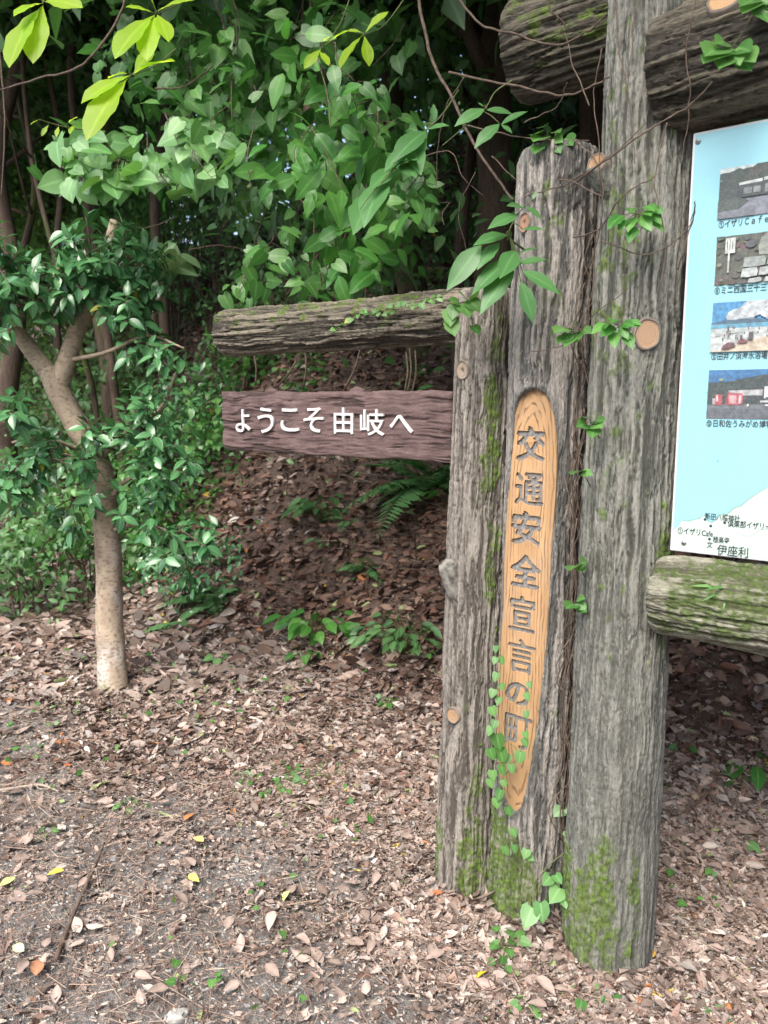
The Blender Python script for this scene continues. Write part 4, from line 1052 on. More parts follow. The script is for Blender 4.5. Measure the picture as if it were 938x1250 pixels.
P = np.array([ghit(x_, y_) for x_, y_ in [(212, 684), (238, 668), (268, 652)]]); P[:, 2] += .05
e = thing('fallen_log', tuple(P.mean(0)), 'short rotten log lying on the bank below the plank', 'log'); sp = Soup(); sp.tube(smooth_path(P, 14), .042, 14, .5); sp.build('wood', e, M_TRUNK, lambda V: dict(strand=vnoise(V[:, 0] * 60, V[:, 1] * 60, V[:, 2] * 60), crev=.3 * vnoise(V[:, 0] * 40, V[:, 1] * 40, V[:, 2] * 40), moss=np.zeros(len(V))))

def bark_at(V): return dict(strand=sstep(.5, .65, vnoise(V[:, 0] * 45, V[:, 1] * 45, V[:, 2] * 5)), crev=.4 * sstep(.45, .3, vnoise(V[:, 0] * 45, V[:, 1] * 45, V[:, 2] * 6, 4)), moss=.55 * sstep(.55, .75, fbm(V[:, 0] * 3, V[:, 1] * 3, V[:, 2] * 1.5, 8)))

# ------------------------------------------------------------ camellia tree
DOWN = np.array([0, 0, -1.]); OUTV = np.array([0, -1., 0])
base = ghit(137, 842)
TP = [base + [0, .02, -.08], base + [0, .02, .02], at(134, 760, 3.86), at(133, 690, 3.86), at(128, 620, 3.86), at(118, 560, 3.84), at(92, 515, 3.82), at(72, 478, 3.8), at(62, 450, 3.8)]
cam_t = thing('camellia_tree', tuple(base), 'slender pale trunked camellia tree with glossy leaves at the left', 'tree')
sp = Soup(); P = smooth_path(TP, 60)
sp.tube(P, np.interp(np.linspace(0, 1, 60), [0, .05, .12, .3, .6, .85, 1], [.122, .094, .077, .067, .062, .057, .055]), 22, .22, 3)
LIMB = [[at(66, 462, 3.8), at(44, 435, 3.8), at(20, 402, 3.78), at(-10, 350, 3.75), at(-40, 290, 3.7)],
        [at(70, 480, 3.8), at(82, 440, 3.8), at(96, 400, 3.82), at(112, 370, 3.85), at(128, 320, 3.9), at(140, 270, 3.95)],
        [at(128, 620, 3.86), at(150, 590, 3.8), at(185, 575, 3.7), at(220, 585, 3.65)],
        [at(130, 650, 3.86), at(165, 640, 3.75), at(210, 650, 3.6), at(255, 675, 3.5)],
        [at(118, 560, 3.84), at(90, 545, 3.75), at(50, 535, 3.7), at(15, 540, 3.6)],
        [at(82, 440, 3.8), at(130, 430, 3.7), at(180, 410, 3.65), at(225, 425, 3.6)],
        [at(120, 565, 3.84), at(150, 530, 3.75), at(195, 500, 3.7), at(215, 455, 3.65)]]
LR = [(.048, .025), (.05, .022), (.014, .006), (.013, .005), (.014, .006), (.012, .005), (.013, .006)]
def camat(V):
    h = V[:, 2] - base[2]
    pale = sstep(.42, .58, fbm(V[:, 0] * 9, V[:, 1] * 9, V[:, 2] * 5, 5)) * sstep(1.2, .5, h)
    dk = sstep(.52, .64, fbm(V[:, 0] * 30, V[:, 1] * 30, V[:, 2] * 22, 6)) * .45 * sstep(1.3, .8, h)
    return dict(strand=pale, crev=dk, moss=.55 * sstep(.5, .7, fbm(V[:, 0] * 12, V[:, 1] * 12, V[:, 2] * 8, 7)) * sstep(.3, .02, h))
sp.build('trunk', cam_t, M_CAMTRUNK, camat)
for i, (l_, (r0, r1)) in enumerate(zip(LIMB, LR)):
    sp = Soup(); sp.tube(smooth_path(l_, 18), np.linspace(r0, r1, 18), 12 if i < 2 else 7, .2, i); sp.build('limb', cam_t, M_CAMTRUNK, camat)
pos, mats, sc = [], [], []
def rosette(tip, d, n, L, tw):
    """leaves spiralling round the last part of a twig"""
    d = unit(d); s1 = unit(np.cross(d, [0.3, .2, 1])); s2 = np.cross(d, s1)
    for k in range(n):
        a = k * 2.4 + rng.random(); out = math.cos(a) * s1 + math.sin(a) * s2
        p = tip - d * tw * (k / n); t_ = unit(d * rng.uniform(.2, .8) + out * 1.0 + DOWN * .25)
        nn = unit(np.array([0, -.35, 1.]) + .5 * d + .35 * rng.standard_normal(3))
        pos.append(p + out * .004); mats.append(frames(t_, nn)); sc.append(L * rng.uniform(.7, 1.15))
def clusters(lst, L, soup):
    for (px, py, Y, rx, ry, dz, n, src) in lst:
        c_ = at(px, py, Y)
        for k in range(n):
            v = rng.standard_normal(3); v = unit(v) * rng.random() ** .45
            q_ = at(px + v[0] * rx, py + v[1] * ry, Y + v[2] * dz)
            s_ = c_ + (np.array(src) - c_) * .35 if src is not None else c_
            mid_ = (s_ + q_) / 2 + .04 * rng.standard_normal(3)
            P_ = smooth_path([s_, mid_, q_], 7); soup.tube(P_, np.linspace(.004, .0016, 7), 5)
            rosette(q_, P_[-1] - P_[-3], int(rng.integers(5, 9)), L, .10)
sp = Soup()
clusters([(60, 345, 3.7, 75, 58, .35, 64, LIMB[0][2]), (120, 320, 3.85, 75, 62, .4, 60, LIMB[1][3]), (-5, 385, 3.6, 32, 45, .3, 18, LIMB[0][2]), (165, 375, 3.7, 45, 40, .3, 18, LIMB[1][2]),
          (185, 425, 3.6, 45, 30, .2, 13, LIMB[5][2]), (130, 530, 3.65, 50, 40, .2, 13, LIMB[6][0]), (180, 515, 3.65, 50, 55, .2, 20, LIMB[6][1]), (200, 580, 3.6, 60, 40, .2, 20, LIMB[2][2]),
          (215, 665, 3.5, 62, 34, .2, 24, LIMB[3][2]), (60, 560, 3.65, 70, 36, .25, 22, LIMB[4][2]), (20, 590, 3.6, 50, 40, .25, 18, LIMB[4][3]), (-5, 330, 3.6, 50, 60, .3, 26, LIMB[0][3]), (170, 330, 3.75, 45, 50, .3, 26, LIMB[1][3]), (10, 500, 3.6, 45, 34, .25, 18, LIMB[4][2]), (120, 600, 3.6, 40, 30, .2, 4, LIMB[2][0]), (165, 620, 3.6, 30, 26, .15, 8, LIMB[3][1]), (90, 640, 3.8, 40, 22, .2, 6, LIMB[4][1])], .077, sp)
o = sp.build('twigs', cam_t, M_TWIG); o['kind'] = 'stuff'
put_leaves(cam_t, 'camellia', pos, np.array(mats), np.array(sc))

# ------------------------------------------------------------ forest trees behind
def crown_mesh(seed, n_clump, n_leaf, rad, size, mat, flat=.6):
    r_ = np.random.default_rng(seed); P_, T_, N_ = [], [], []
    for k in range(n_clump):
        v = unit(r_.standard_normal(3)) * r_.random() ** .4; c_ = v * np.array([rad, rad, rad * flat])
        m_ = n_leaf // n_clump; P_.append(c_ + r_.standard_normal((m_, 3)) * np.array([.30, .30, .17]) * rad * .5)
    P_ = np.concatenate(P_); N = len(P_); T_ = unit(r_.standard_normal((N, 3)) + np.array([0, 0, -.4])); N_ = unit(r_.standard_normal((N, 3)) * .7 + np.array([0, 0, 1]))
    V, F_, mid = (np.array([(0, 0, 0), (.45, .28, .06), (.45, -.28, .06), (1, 0, -.1)], float), np.array([(0, 2, 3), (0, 3, 1)]), np.array([1., 0, 0, 1]))
    m = frames(T_, N_); s_ = size * r_.uniform(.6, 1.3, N)
    W_ = np.einsum('nij,vj->nvi', m, V) * s_[:, None, None] + P_[:, None]
    me = mesh_np('crown', W_.reshape(-1, 3), (F_[None] + (np.arange(N) * 4)[:, None, None]).reshape(-1, 3), dict(mid=np.tile(mid, N), rnd=np.repeat(r_.random(N), 4)))
    me.materials.append(mat); return me
CROWN = [crown_mesh(50 + k, 46, 9000, 1.9, .13, ML['forest']) for k in range(3)]
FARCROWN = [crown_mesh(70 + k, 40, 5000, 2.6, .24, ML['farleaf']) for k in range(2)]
def forest_tree(x, y, r, h, lean, label, crowns=((0, 0, 1.0),), cm=CROWN, group='forest trees behind the gate', mat=None, bend=.15):
    z0 = H1(x, y); e = thing('forest_tree', (x, y, z0), label, 'tree', group); sp = Soup(); P_ = [(x, y, z0 - .2)]
    for k in range(1, 6):
        f = k / 5; P_.append((x + lean[0] * f + bend * (rng.random() - .5), y + lean[1] * f + bend * (rng.random() - .5), z0 + h * f))
    P_ = smooth_path(P_, 40); sp.tube(P_, np.interp(np.linspace(0, 1, 40), [0, .06, 1], [r * 1.25, r, r * .45]), 14, .35, int(rng.integers(99)))
    for k in range(5):
        i = int(rng.integers(22, 38)); d_ = unit(np.array([rng.standard_normal(), rng.standard_normal(), .7])); sp.tube(smooth_path([P_[i], P_[i] + d_ * .5, P_[i] + d_ * 1.2 + [0, 0, .25]], 8), np.linspace(r * .4, r * .12, 8), 6, .2)
    sp.build('trunk', e, mat or M_TRUNK, bark_at)
    for k, (dx, dy, s_) in enumerate(crowns):
        o = bpy.data.objects.new('crown', cm[int(rng.integers(len(cm)))]); C.objects.link(o); o.parent = e
        top = P_[-1] - np.array([x, y, z0]); o.location = Vector(top) + Vector((dx, dy, .4 * k)); o.rotation_euler = (0, 0, rng.uniform(0, 6)); o.scale = (s_, s_, s_)
    return e
def xat(px, Y): return (px - CX) / F * (Y * math.cos(PITCH) * 1.0)
GRP_L = 'slender dark trunks in the forest at the left'
tb = ghit(268, 350)
def leaning_trunk(label, pts, r, crowns):
    base_ = ghit(*pts[0]); Yb = base_[1]; P_ = [base_ - np.array([0, 0, .15]), base_] + [at(px, py, Yb - .12 * k) for k, (px, py) in enumerate(pts[1:], 1)]
    e = thing('forest_tree', tuple(base_), label, 'tree', None); sp = Soup(); P_ = smooth_path(P_, 40); sp.tube(P_, np.linspace(r * 1.25, r * .6, 40), 14, .35, 5); sp.build('trunk', e, M_REDTRUNK, bark_at)
    for k, s_ in enumerate(crowns):
        o = bpy.data.objects.new('crown', CROWN[k % 3]); C.objects.link(o); o.parent = e; o.location = Vector(P_[-1] - base_) + Vector((-.6 * k, -.3 * k, .9)); o.scale = (s_, s_, s_)
    return e
M_REDTRUNK = bark_mat('reddish_trunk_bark', (.15, .085, .06), (.22, .135, .095), (.05, .03, .022))
leaning_trunk('reddish brown leaning trunk standing on the bank behind the pale leaved vine', [(268, 350), (256, 270), (242, 190), (226, 115), (205, 30), (190, -60), (180, -160), (170, -300)], .085, (1.0, .85))
forest_tree(xat(596, 4.3), 4.3, .13, 3.6, (.05, .2), 'dark trunk rising just left of the log end at the top', ((-.3, -.4, 1.2), (1.2, -.8, 1.0)), group=None)
forest_tree(xat(572, 4.7), 4.7, .045, 3.4, (-.05, .2), 'grey brown stem left of the dark trunk at the top', ((0, 0, .9),), group=None)
for k, (px, Y, r) in enumerate([(8, 7.4, .10), (36, 7.9, .045), (66, 7.6, .04), (92, 7.2, .03), (122, 7.8, .085), (152, 7.4, .045), (182, 7.8, .06), (480, 7.2, .045), (-30, 8, .12), (-90, 9.5, .12), (5, 12, .12), (95, 12.5, .1)]):
    forest_tree(xat(px, Y), Y, r, rng.uniform(5.4, 7.2), (rng.uniform(-.5, .4), rng.uniform(-.3, .3)), 'slender dark trunk standing in the forest at the back', ((0, 0, rng.uniform(1, 1.3)), (rng.uniform(-1.5, 1.5), rng.uniform(-1.5, .5), rng.uniform(.8, 1.1)), (rng.uniform(-1.2, 1.2), rng.uniform(-.8, .8), rng.uniform(.6, .8))), group=GRP_L, bend=.45)
# trees on the bank above the gate, whose crowns shade it
for k, (x, y, h, s_) in enumerate([(2.6, 4.2, 3.4, 1.2), (1.4, 4.9, 3.6, 1.25), (.3, 5.6, 3.8, 1.2), (-.2, 8.2, 4.2, 1.2), (4.0, 3.4, 3.2, 1.2), (3.6, 5.6, 4, 1.3), (2.2, 6.6, 4, 1.3), (.6, 7.6, 4, 1.3), (2.9, 2.9, 3.6, 1.1), (2.0, 3.3, 3.5, 1.1)]):
    forest_tree(x, y, .11, h, (-.5, -.9), 'tree on the bank with a dense crown arching over the gate', ((0, 0, s_), (rng.uniform(-1, .6), -1.3, s_ * .85)), group='trees on the bank above the gate')
for k, (x, y, h, dx, dy, s_) in enumerate([(1.9, 3.9, 3.6, .1, -1.5, 1.15), (3.2, 3.6, 3.6, -.6, -1.9, 1.2), (3.9, 2.6, 4.2, -1.2, -1.2, 1.2), (1.5, 4.4, 4.0, .2, -2.4, 1.1), (2.9, 4.6, 3.6, -.2, -1.4, 1.1)]):
    forest_tree(x, y, .09, h, (dx, dy), 'tree on the bank with a dense crown arching over the gate', ((0, 0, s_), (.2, -.6, s_ * .8)), group='trees on the bank above the gate')
for k in range(16):
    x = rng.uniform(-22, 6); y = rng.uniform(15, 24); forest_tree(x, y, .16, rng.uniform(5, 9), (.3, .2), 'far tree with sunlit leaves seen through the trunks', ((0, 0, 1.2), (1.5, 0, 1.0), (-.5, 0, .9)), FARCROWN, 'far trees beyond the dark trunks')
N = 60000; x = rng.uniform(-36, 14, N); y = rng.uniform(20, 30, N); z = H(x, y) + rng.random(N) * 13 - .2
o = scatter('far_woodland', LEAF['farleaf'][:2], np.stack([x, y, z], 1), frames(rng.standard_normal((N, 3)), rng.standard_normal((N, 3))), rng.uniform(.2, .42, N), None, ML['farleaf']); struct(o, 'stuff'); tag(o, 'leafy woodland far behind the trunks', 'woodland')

# ------------------------------------------------------------ understory shrubs and ground plants
def shrub(px, Y, zc, rx, ry, rz, n, kind, L, label, group=None, name='shrub'):
    x = xat(px, Y); z0 = H1(x, Y); e = thing(name, (x, Y, z0), label, 'shrub', group); sp = Soup()
    P_, M_, S_ = [], [], []
    for k in range(max(5, n // 45)):
        v = unit(rng.standard_normal(3)) * rng.random() ** .4; q_ = np.array([x, Y, z0 + zc]) + v * np.array([rx, ry, rz])
        p_ = smooth_path([(x + .1 * rng.standard_normal(), Y + .1 * rng.standard_normal(), z0 - .05), (x + (q_[0] - x) * .4, Y + (q_[1] - Y) * .4, z0 + (q_[2] - z0) * .6), q_], 8); sp.tube(p_, np.linspace(.008, .002, 8), 5)
        m_ = n // max(5, n // 45)
        P_.append(q_ + rng.standard_normal((m_, 3)) * np.array([rx, ry, rz]) * .28)
    P_ = np.concatenate(P_); P_[:, 2] = np.maximum(P_[:, 2], H(P_[:, 0], P_[:, 1]) + .02); N = len(P_)
    T_ = unit(rng.standard_normal((N, 3)) + np.array([0, -.4, -.35])); N_ = unit(rng.standard_normal((N, 3)) * .5 + np.array([0, -.6, 1]))
    sp.build('stem', e, M_VINE)['kind'] = 'stuff'
    o = scatter('foliage', LEAF[kind], P_, frames(T_, N_), L * rng.uniform(.6, 1.25, N), e, ML[kind]); o['kind'] = 'stuff'; return e
GS = 'low green shrubs behind the camellia tree'
for k, (px, Y, zc, rx, ry, rz, n, kind, L) in enumerate([(20, 5.2, .45, .55, .4, .40, 700, 'shrub', .065), (95, 5.6, .5, .6, .4, .42, 700, 'mid', .06), (-40, 5.6, .6, .6, .5, .5, 600, 'shrub', .07), (60, 6.6, .6, .7, .5, .45, 700, 'shrub', .07), (190, 6.2, .5, .5, .4, .4, 500, 'mid', .06),
        (20, 7.6, .9, .9, .6, .7, 800, 'forest', .09), (150, 7.4, .9, .8, .6, .7, 700, 'forest', .09), (230, 6.6, .6, .6, .4, .5, 600, 'camellia', .08), (-60, 8.2, 1.2, 1, .7, .9, 600, 'forest', .1), (90, 9.5, 1.2, 1.1, .7, .9, 700, 'farleaf', .11), (10, 11, 1.4, 1.3, .8, 1.1, 700, 'farleaf', .13), (170, 10, 1.3, 1.1, .8, 1.0, 600, 'forest', .12)]):
    shrub(px, Y, zc, rx, ry, rz, n, kind, L, 'low leafy green shrub in the undergrowth behind the camellia', GS)
for k, (px, Y, zc, rx, ry, rz, n, kind, L) in enumerate([(-20, 10.6, 2.4, 1.4, .6, 1.3, 1100, 'farleaf', .10), (70, 10.4, 2.6, 1.3, .6, 1.3, 900, 'farleaf', .10), (160, 10.6, 2.6, 1.2, .6, 1.2, 1200, 'forest', .10), (275, 8.4, 1.3, .9, .5, .9, 1000, 'forest', .085), (255, 9.6, 2.2, 1.0, .5, 1.2, 1500, 'forest', .09), (215, 9.0, 2.0, .8, .5, 1.0, 1100, 'mid', .085), (30, 12, 3.4, 1.8, .8, 1.7, 1500, 'farleaf', .13), (130, 12.5, 3.6, 1.8, .8, 1.7, 1500, 'forest', .13), (230, 11, 3.0, 1.5, .8, 1.4, 1300, 'forest', .12)]):
    shrub(px, Y, zc, rx, ry, rz, n, kind, L, 'x', 'tall bushy saplings filling the forest edge', 'sapling')
for k, (px, Y, zc, rx, ry, rz, n, kind, L) in enumerate([(215, 6.9, .35, .5, .4, .35, 500, 'mid', .065), (262, 7.2, .4, .5, .4, .4, 500, 'forest', .07), (310, 7.0, .4, .5, .4, .4, 500, 'mid', .065), (350, 7.2, .4, .5, .4, .4, 500, 'forest', .07), (410, 6.8, .45, .55, .4, .45, 500, 'forest', .07), (470, 6.4, .4, .5, .4, .4, 450, 'forest', .07), (560, 5.6, .4, .5, .4, .4, 450, 'forest', .07), (610, 5.0, .5, .5, .4, .5, 500, 'forest', .07), (590, 6.4, .9, .7, .4, .8, 800, 'forest', .08), (670, 5.8, 1.0, .7, .4, .8, 800, 'forest', .08)]):
    shrub(px, Y, zc, rx, ry, rz, n, kind, L, 'x', 'dark bushes along the top of the bank')
e = shrub(860, 3.6, .75, 1.1, .5, .75, 1500, 'forest', .09, 'unseen dense bush added behind the map board to shade the bank'); e = shrub(1010, 3.3, .8, .9, .5, .8, 1300, 'forest', .09, 'unseen dense bush added beyond the right end of the rail to shade the bank')  # both bushes added out of view to keep sky light off the bank
shrub(300, 6.2, .25, .5, .4, .25, 420, 'mid', .055, 'leafy undergrowth clump on the bank left of the name plank', None)
shrub(215, 5.1, .25, .35, .3, .25, 420, 'camellia', .06, 'dark glossy shrub on the bank under the stump', None)

# scattered ground cover
def cover(n, x0, x1, y0, y1, kind, L, dens, label):
    x, y = ground_pts(n, x0, x1, y0, y1); k = rng.random(len(x)) < dens(x, y); x, y = x[k], y[k]; N = len(x)
    nrm = normals(x, y); T_ = unit(rng.standard_normal((N, 3)) * np.array([1, 1, .3]) + np.array([0, -.3, .1])); N_ = unit(nrm + .45 * rng.standard_normal((N, 3)))
    o = scatter('ground_cover', LEAF[kind], np.stack([x, y, H(x, y) + .02 + .09 * rng.random(N) ** 2], 1), frames(T_, N_), L * rng.uniform(.5, 1.3, N), None, ML[kind]); struct(o, 'stuff'); return tag(o, label, 'ground cover')
patch = lambda f, a, b_, sd_: (lambda x, y: sstep(a, b_, fbm(x * f, y * f, seed=sd_, o=2)))
def dens_bank(x, y):
    q, s = qs(x, y); d = q - footline(s)
    return patch(1.7, .50, .66, 61)(x, y) * sstep(.35, 1.0, d) * (.22 + .5 * sstep(1.2, 2.2, s))
cover(60000, -6, 4, 2.2, 9.5, 'mid', .05, dens_bank, 'small leafy plants dotted over the leafy bank')
cover(42000, -6, 2, 3.0, 9, 'shrub', .05, lambda x, y: dens_bank(x, y) * (vnoise(x * 1.3, y * 1.3, seed=95) > .5) * .7, 'low seedlings on the bank')
cover(40000, -3.4, 1.8, 1.1, 6, 'ivy', .022, lambda x, y: patch(2.4, .64, .74, 63)(x, y) * .07, 'tiny green weeds coming up through the litter')
cover(2500, -5, -.3, 3.2, 6.6, 'ivy', .03, lambda x, y: patch(1.9, .60, .72, 64)(x, y) * .30, 'light green weeds near the camellia foot')

# ferns
def frond_mesh(L, n, seed, wd=.24):
    r_ = np.random.default_rng(seed); P_, T_, N_, S_ = [], [], [], []; sp = Soup()
    f = np.linspace(0, 1, 30); rach = np.stack([L * f, .03 * L * np.sin(f * 3 + seed), L * (.28 * f - .52 * f ** 2.2)], 1); V, Q, T = tube(rach, np.linspace(.003, .0008, 30), 5)
    Vs = [V]; Fs = [np.concatenate([np.stack([Q[:, 0], Q[:, 1], Q[:, 2]], 1), np.stack([Q[:, 0], Q[:, 2], Q[:, 3]], 1), T])]; md = [np.ones(len(V))]; off = len(V)
    Vp, Fp, mp = leaf_tpl('lance', 1, .22, .1, .12, 6, .0, seed)
    Vp = Vp.copy(); Vp[1:-1:3, 1] *= np.tile([1.25, .7], 3)[:len(Vp[1:-1:3])]; Vp[3:-1:3, 1] *= np.tile([1.25, .7], 3)[:len(Vp[3:-1:3])]
    for k in range(n):
        u = .12 + .88 * k / n; p = np.array([np.interp(u, f, rach[:, i]) for i in range(3)]); ln = wd * L * math.sin(math.pi * min(1, (u * .82 + .18)) ** .9) + .01
        for sgn in (1, -1):
            m = frames(np.array([.35, sgn, -.18 + .1 * r_.standard_normal()]), np.array([0.1, 0, 1.])); Wv = (Vp * ln) @ m.T + p
            Vs.append(Wv); Fs.append(Fp + off); md.append(mp); off += len(Vp)
    me = mesh_np('frond', np.concatenate(Vs), np.concatenate(Fs), dict(mid=np.concatenate(md) * .6)); me.materials.append(ML['fern']); return me
FROND = [frond_mesh(1.0, 22, k) for k in range(3)]
def fern(px, py, n, L, label, yaw0=-1.7, spread=4.2, el=.6):
    e, p = ground_thing('fern', px, py, label, 'fern')
    for k in range(n):
        o = bpy.data.objects.new('frond', FROND[k % 3]); C.objects.link(o); o.parent = e; s_ = L * rng.uniform(.75, 1.15)
        o.rotation_euler = (rng.uniform(-.25, .25), -rng.uniform(-.35, el), yaw0 + spread * ((k + .5) / n - .5) + .2 * rng.standard_normal()); o.scale = (s_, s_, s_); o.location = (0, 0, .03)
    return e
fern(518, 596, 13, .56, 'fern with arching fronds on the bank under the right end of the plank')
fern(535, 590, 8, .42, 'small fern beside the short post on the bank')
fern(255, 735, 7, .36, 'fern with spreading fronds on the ground right of the camellia trunk', spread=5)
fern(215, 765, 5, .26, 'low fern close to the camellia trunk', spread=5)
fern(450, 700, 6, .24, 'small fern low on the bank below the end of the plank', spread=5)
fern(425, 640, 5, .24, 'small fern on the bank beside the glossy seedling', spread=5)
fern(505, 378, 6, .26, 'feathery fern behind the end of the left log beam')

def plant(px, py, kind, n, L, h, rad, label, stemmat=M_STEM, up=.3, cat='plant', name='plant', p=None):
    if p is None: e, p = ground_thing(name, px, py, label, cat)
    else: e = thing(name, tuple(p), label, cat)
    P_, M_, S_ = [], [], []; sp = Soup()
    for k in range(n):
        a = k * 2.4 + rng.random(); rr = rad * math.sqrt((k + .5) / n); q_ = p + np.array([rr * math.cos(a), rr * math.sin(a), h * rng.uniform(.5, 1.1)])
        sp.tube(smooth_path([p + [0, 0, -.01], (p + q_) / 2 + [0, 0, h * .2], q_], 5), np.linspace(.0022, .001, 5), 4)
        t_ = unit(np.array([math.cos(a), math.sin(a) - .3, -.25 + up * rng.standard_normal() * .5])); P_.append(q_); M_.append(frames(t_, np.array([0, -.45, 1.]) + .3 * rng.standard_normal(3))); S_.append(L * rng.uniform(.7, 1.15))
    sp.build('stem', e, stemmat); put_leaves(e, kind, P_, np.array(M_), S_); return e
plant(386, 785, 'big', 34, .11, .16, .20, 'leafy green plant at the foot of the bank left of the short post')
plant(372, 805, 'mid', 8, .06, .05, .09, 'little plant just in front of the leafy green plant')
plant(492, 792, 'shrub', 60, .08, .14, .24, 'spreading fine leaved plant next to the short post')
plant(520, 800, 'mid', 8, .05, .06, .08, 'tiny seedling between the fine leaved plant and short post')
plant(266, 812, 'heart', 4, .07, .05, .05, 'seedling with two or three broad leaves on the litter')
plant(395, 640, 'shrub', 34, .11, .2, .2, 'glossy seedling on the bank below the middle of the plank')
plant(402, 668, 'shrub', 10, .07, .06, .1, 'dark seedling on the bank under the plank')
plant(545, 620, 'big', 7, .11, .12, .09, 'broad glossy leaves sticking out beside the short post')
plant(475, 862, 'ivy', 8, .035, .04, .05, 'small weed on the litter left of the short post')
plant(330, 952, 'ivy', 40, .03, .02, .15, 'pale green weed mat on the open litter')
plant(398, 945, 'ivy', 10, .025, .02, .06, 'tiny pale weeds beside the weed mat')
plant(905, 1030, 'heart', 3, .055, .02, .03, 'bright green seedling on the litter at the right')
plant(822, 1032, 'heart', 2, .04, .02, .02, 'dark green seedling next to the tall post')
plant(922, 945, 'big', 6, .09, .07, .1, 'dark broad leaves in the shade at the right edge')
plant(903, 958, 'lance', 2, .06, .05, .02, 'upright bright leaf pair in the shade at the right')
plant(833, 920, 'mid', 3, .035, .03, .03, 'small green sprout behind the tall post')
plant(618, 1165, 'ivy', 9, .03, .05, .05, 'small weed in front of the middle post foot')
plant(612, 1180, 'ivy', 6, .025, .02, .04, 'low weed on litter below the middle post')
plant(718, 1212, 'ivy', 7, .03, .02, .07, 'round leaved weeds at the foot of the tall post')
plant(642, 1205 + 30, 'ivy', 4, .03, .02, .03, 'weed at the bottom edge below the middle post')
plant(873, 1243, 'ivy', 5, .03, .02, .03, 'weed at the bottom edge right of the tall post')
plant(160, 985, 'ivy', 6, .028, .02, .05, 'little green weed on the open litter under the tree')
plant(60, 1010 + 10, 'ivy', 5, .025, .02, .04, 'weed among grit near the dark grey stone')

# ------------------------------------------------------------ climbing and hanging vines
def vine(label, ellipses, kind, L, Ylo, Yhi, anchor, nstem=6, cat='vine', name='hanging_vine', extra=None, limit=300, down=.9, face=(0, -.7, .7), tl=.75):
    """a mass of leaves on hanging stems; ellipses: (px, py, rx, ry, leaves)"""
    a0 = at(*anchor); e = thing(name, tuple(a0), label, cat); P_, M_, S_ = [], [], []; sp = Soup()
    for (px, py, rx, ry, n) in ellipses:
        k = 0; stems = []
        for j in range(max(1, int(nstem * n / 60))):
            x_ = px + rng.uniform(-.9, .9) * rx; yt = py - ry * rng.uniform(.6, 1.1); yb = py + ry * rng.uniform(.3, 1.0); Y0 = rng.uniform(Ylo, Yhi)
            st = smooth_path([at(x_ + 10 * rng.standard_normal(), yt, Y0 + .1), at(x_, (yt + yb) / 2, Y0), at(x_ + 14 * rng.standard_normal(), yb, Y0 - .05)], 14); stems.append(st); sp.tube(st, np.linspace(.003, .0012, 14), 5)
        while k < n:
            v = rng.uniform(-1, 1, 2)
            if v @ v > 1: continue
            q_ = at(px + v[0] * rx, py + v[1] * ry, rng.uniform(Ylo, Yhi)); st = stems[int(rng.integers(len(stems)))]; i = int(np.argmin(np.linalg.norm(st - q_, axis=1)))
            if np.linalg.norm(st[i] - q_) < .16: sp.tube(np.array([st[i], (st[i] + q_) / 2 + [0, 0, .01], q_]), [.0012, .001, .0008], 4)
            t_ = unit(DOWN * down * rng.uniform(.2, 1.1) + np.array([rng.standard_normal() * tl, -abs(rng.standard_normal()) * .45, .35 * rng.standard_normal()])); nn = np.array(face) * np.array([1, 1, rng.uniform(.5, 1.6)]) + .62 * rng.standard_normal(3)
            P_.append(q_); M_.append(frames(t_, nn)); S_.append(L * rng.uniform(.45, 1.2)); k += 1
    o = sp.build('stem', e, M_VINE); put_leaves(e, kind, P_, np.array(M_), S_, limit=limit)
    if extra:
        kx, Lx, n, Y0, Y1 = extra; PP, MM, SS = [], [], []
        ws = np.array([a[4] for a in ellipses], float); ws /= ws.sum()
        for i in rng.choice(len(ellipses), n, p=ws):
            px, py, rx, ry, _ = ellipses[i]; v = rng.standard_normal(2) * .55
            PP.append(at(px + v[0] * rx, py + v[1] * ry, rng.uniform(Y0, Y1))); MM.append(frames(DOWN * .6 + rng.standard_normal(3) * .6, np.array(face) + .5 * rng.standard_normal(3))); SS.append(Lx * rng.uniform(.6, 1.2))
        o = scatter('foliage', LEAF[kx], np.array(PP), np.array(MM), np.array(SS), e, ML[kx]); o['kind'] = 'stuff'
    return e
vine('vine with pale heart shaped leaves trailing above the camellia tree', [(95, 175, 34, 22, 18), (128, 205, 45, 30, 30), (165, 190, 35, 30, 22), (205, 215, 35, 25, 18), (232, 165, 30, 26, 16), (258, 190, 32, 36, 28), (275, 150, 25, 24, 10), (110, 215, 45, 18, 12)], 'heart', .098, 3.1, 3.6, (200, 60, 3.6), extra=('mid', .09, 110, 3.6, 4.4))
vine('small pale leaved sprig on the dead branch stub in the middle left', [(203, 318, 22, 18, 16)], 'pale', .125, 3.85, 4.1, (203, 300, 4.1), nstem=4, down=.5)
vine('large leaved dark green vine hanging over the left log beam', [(350, 195, 55, 50, 30), (395, 130, 45, 60, 26), (430, 215, 60, 55, 34), (375, 80, 45, 45, 20), (455, 280, 50, 60, 26), (410, 300, 40, 40, 14)], 'big', .125, 2.75, 3.6, (400, -40, 3.4), extra=('big', .11, 260, 3.6, 4.4))
vine('mixed green creeper filling the canopy at top centre', [(250, 70, 70, 55, 60), (320, 55, 60, 60, 60), (290, 120, 60, 45, 45), (200, 110, 45, 30, 14), (450, 50, 60, 40, 36), (340, 130, 40, 30, 20), (420, 20, 60, 25, 22), (150, 60, 40, 40, 14)], 'mid', .095, 3.3, 4.2, (300, -60, 4), extra=('mid', .085, 600, 4.0, 5.2))
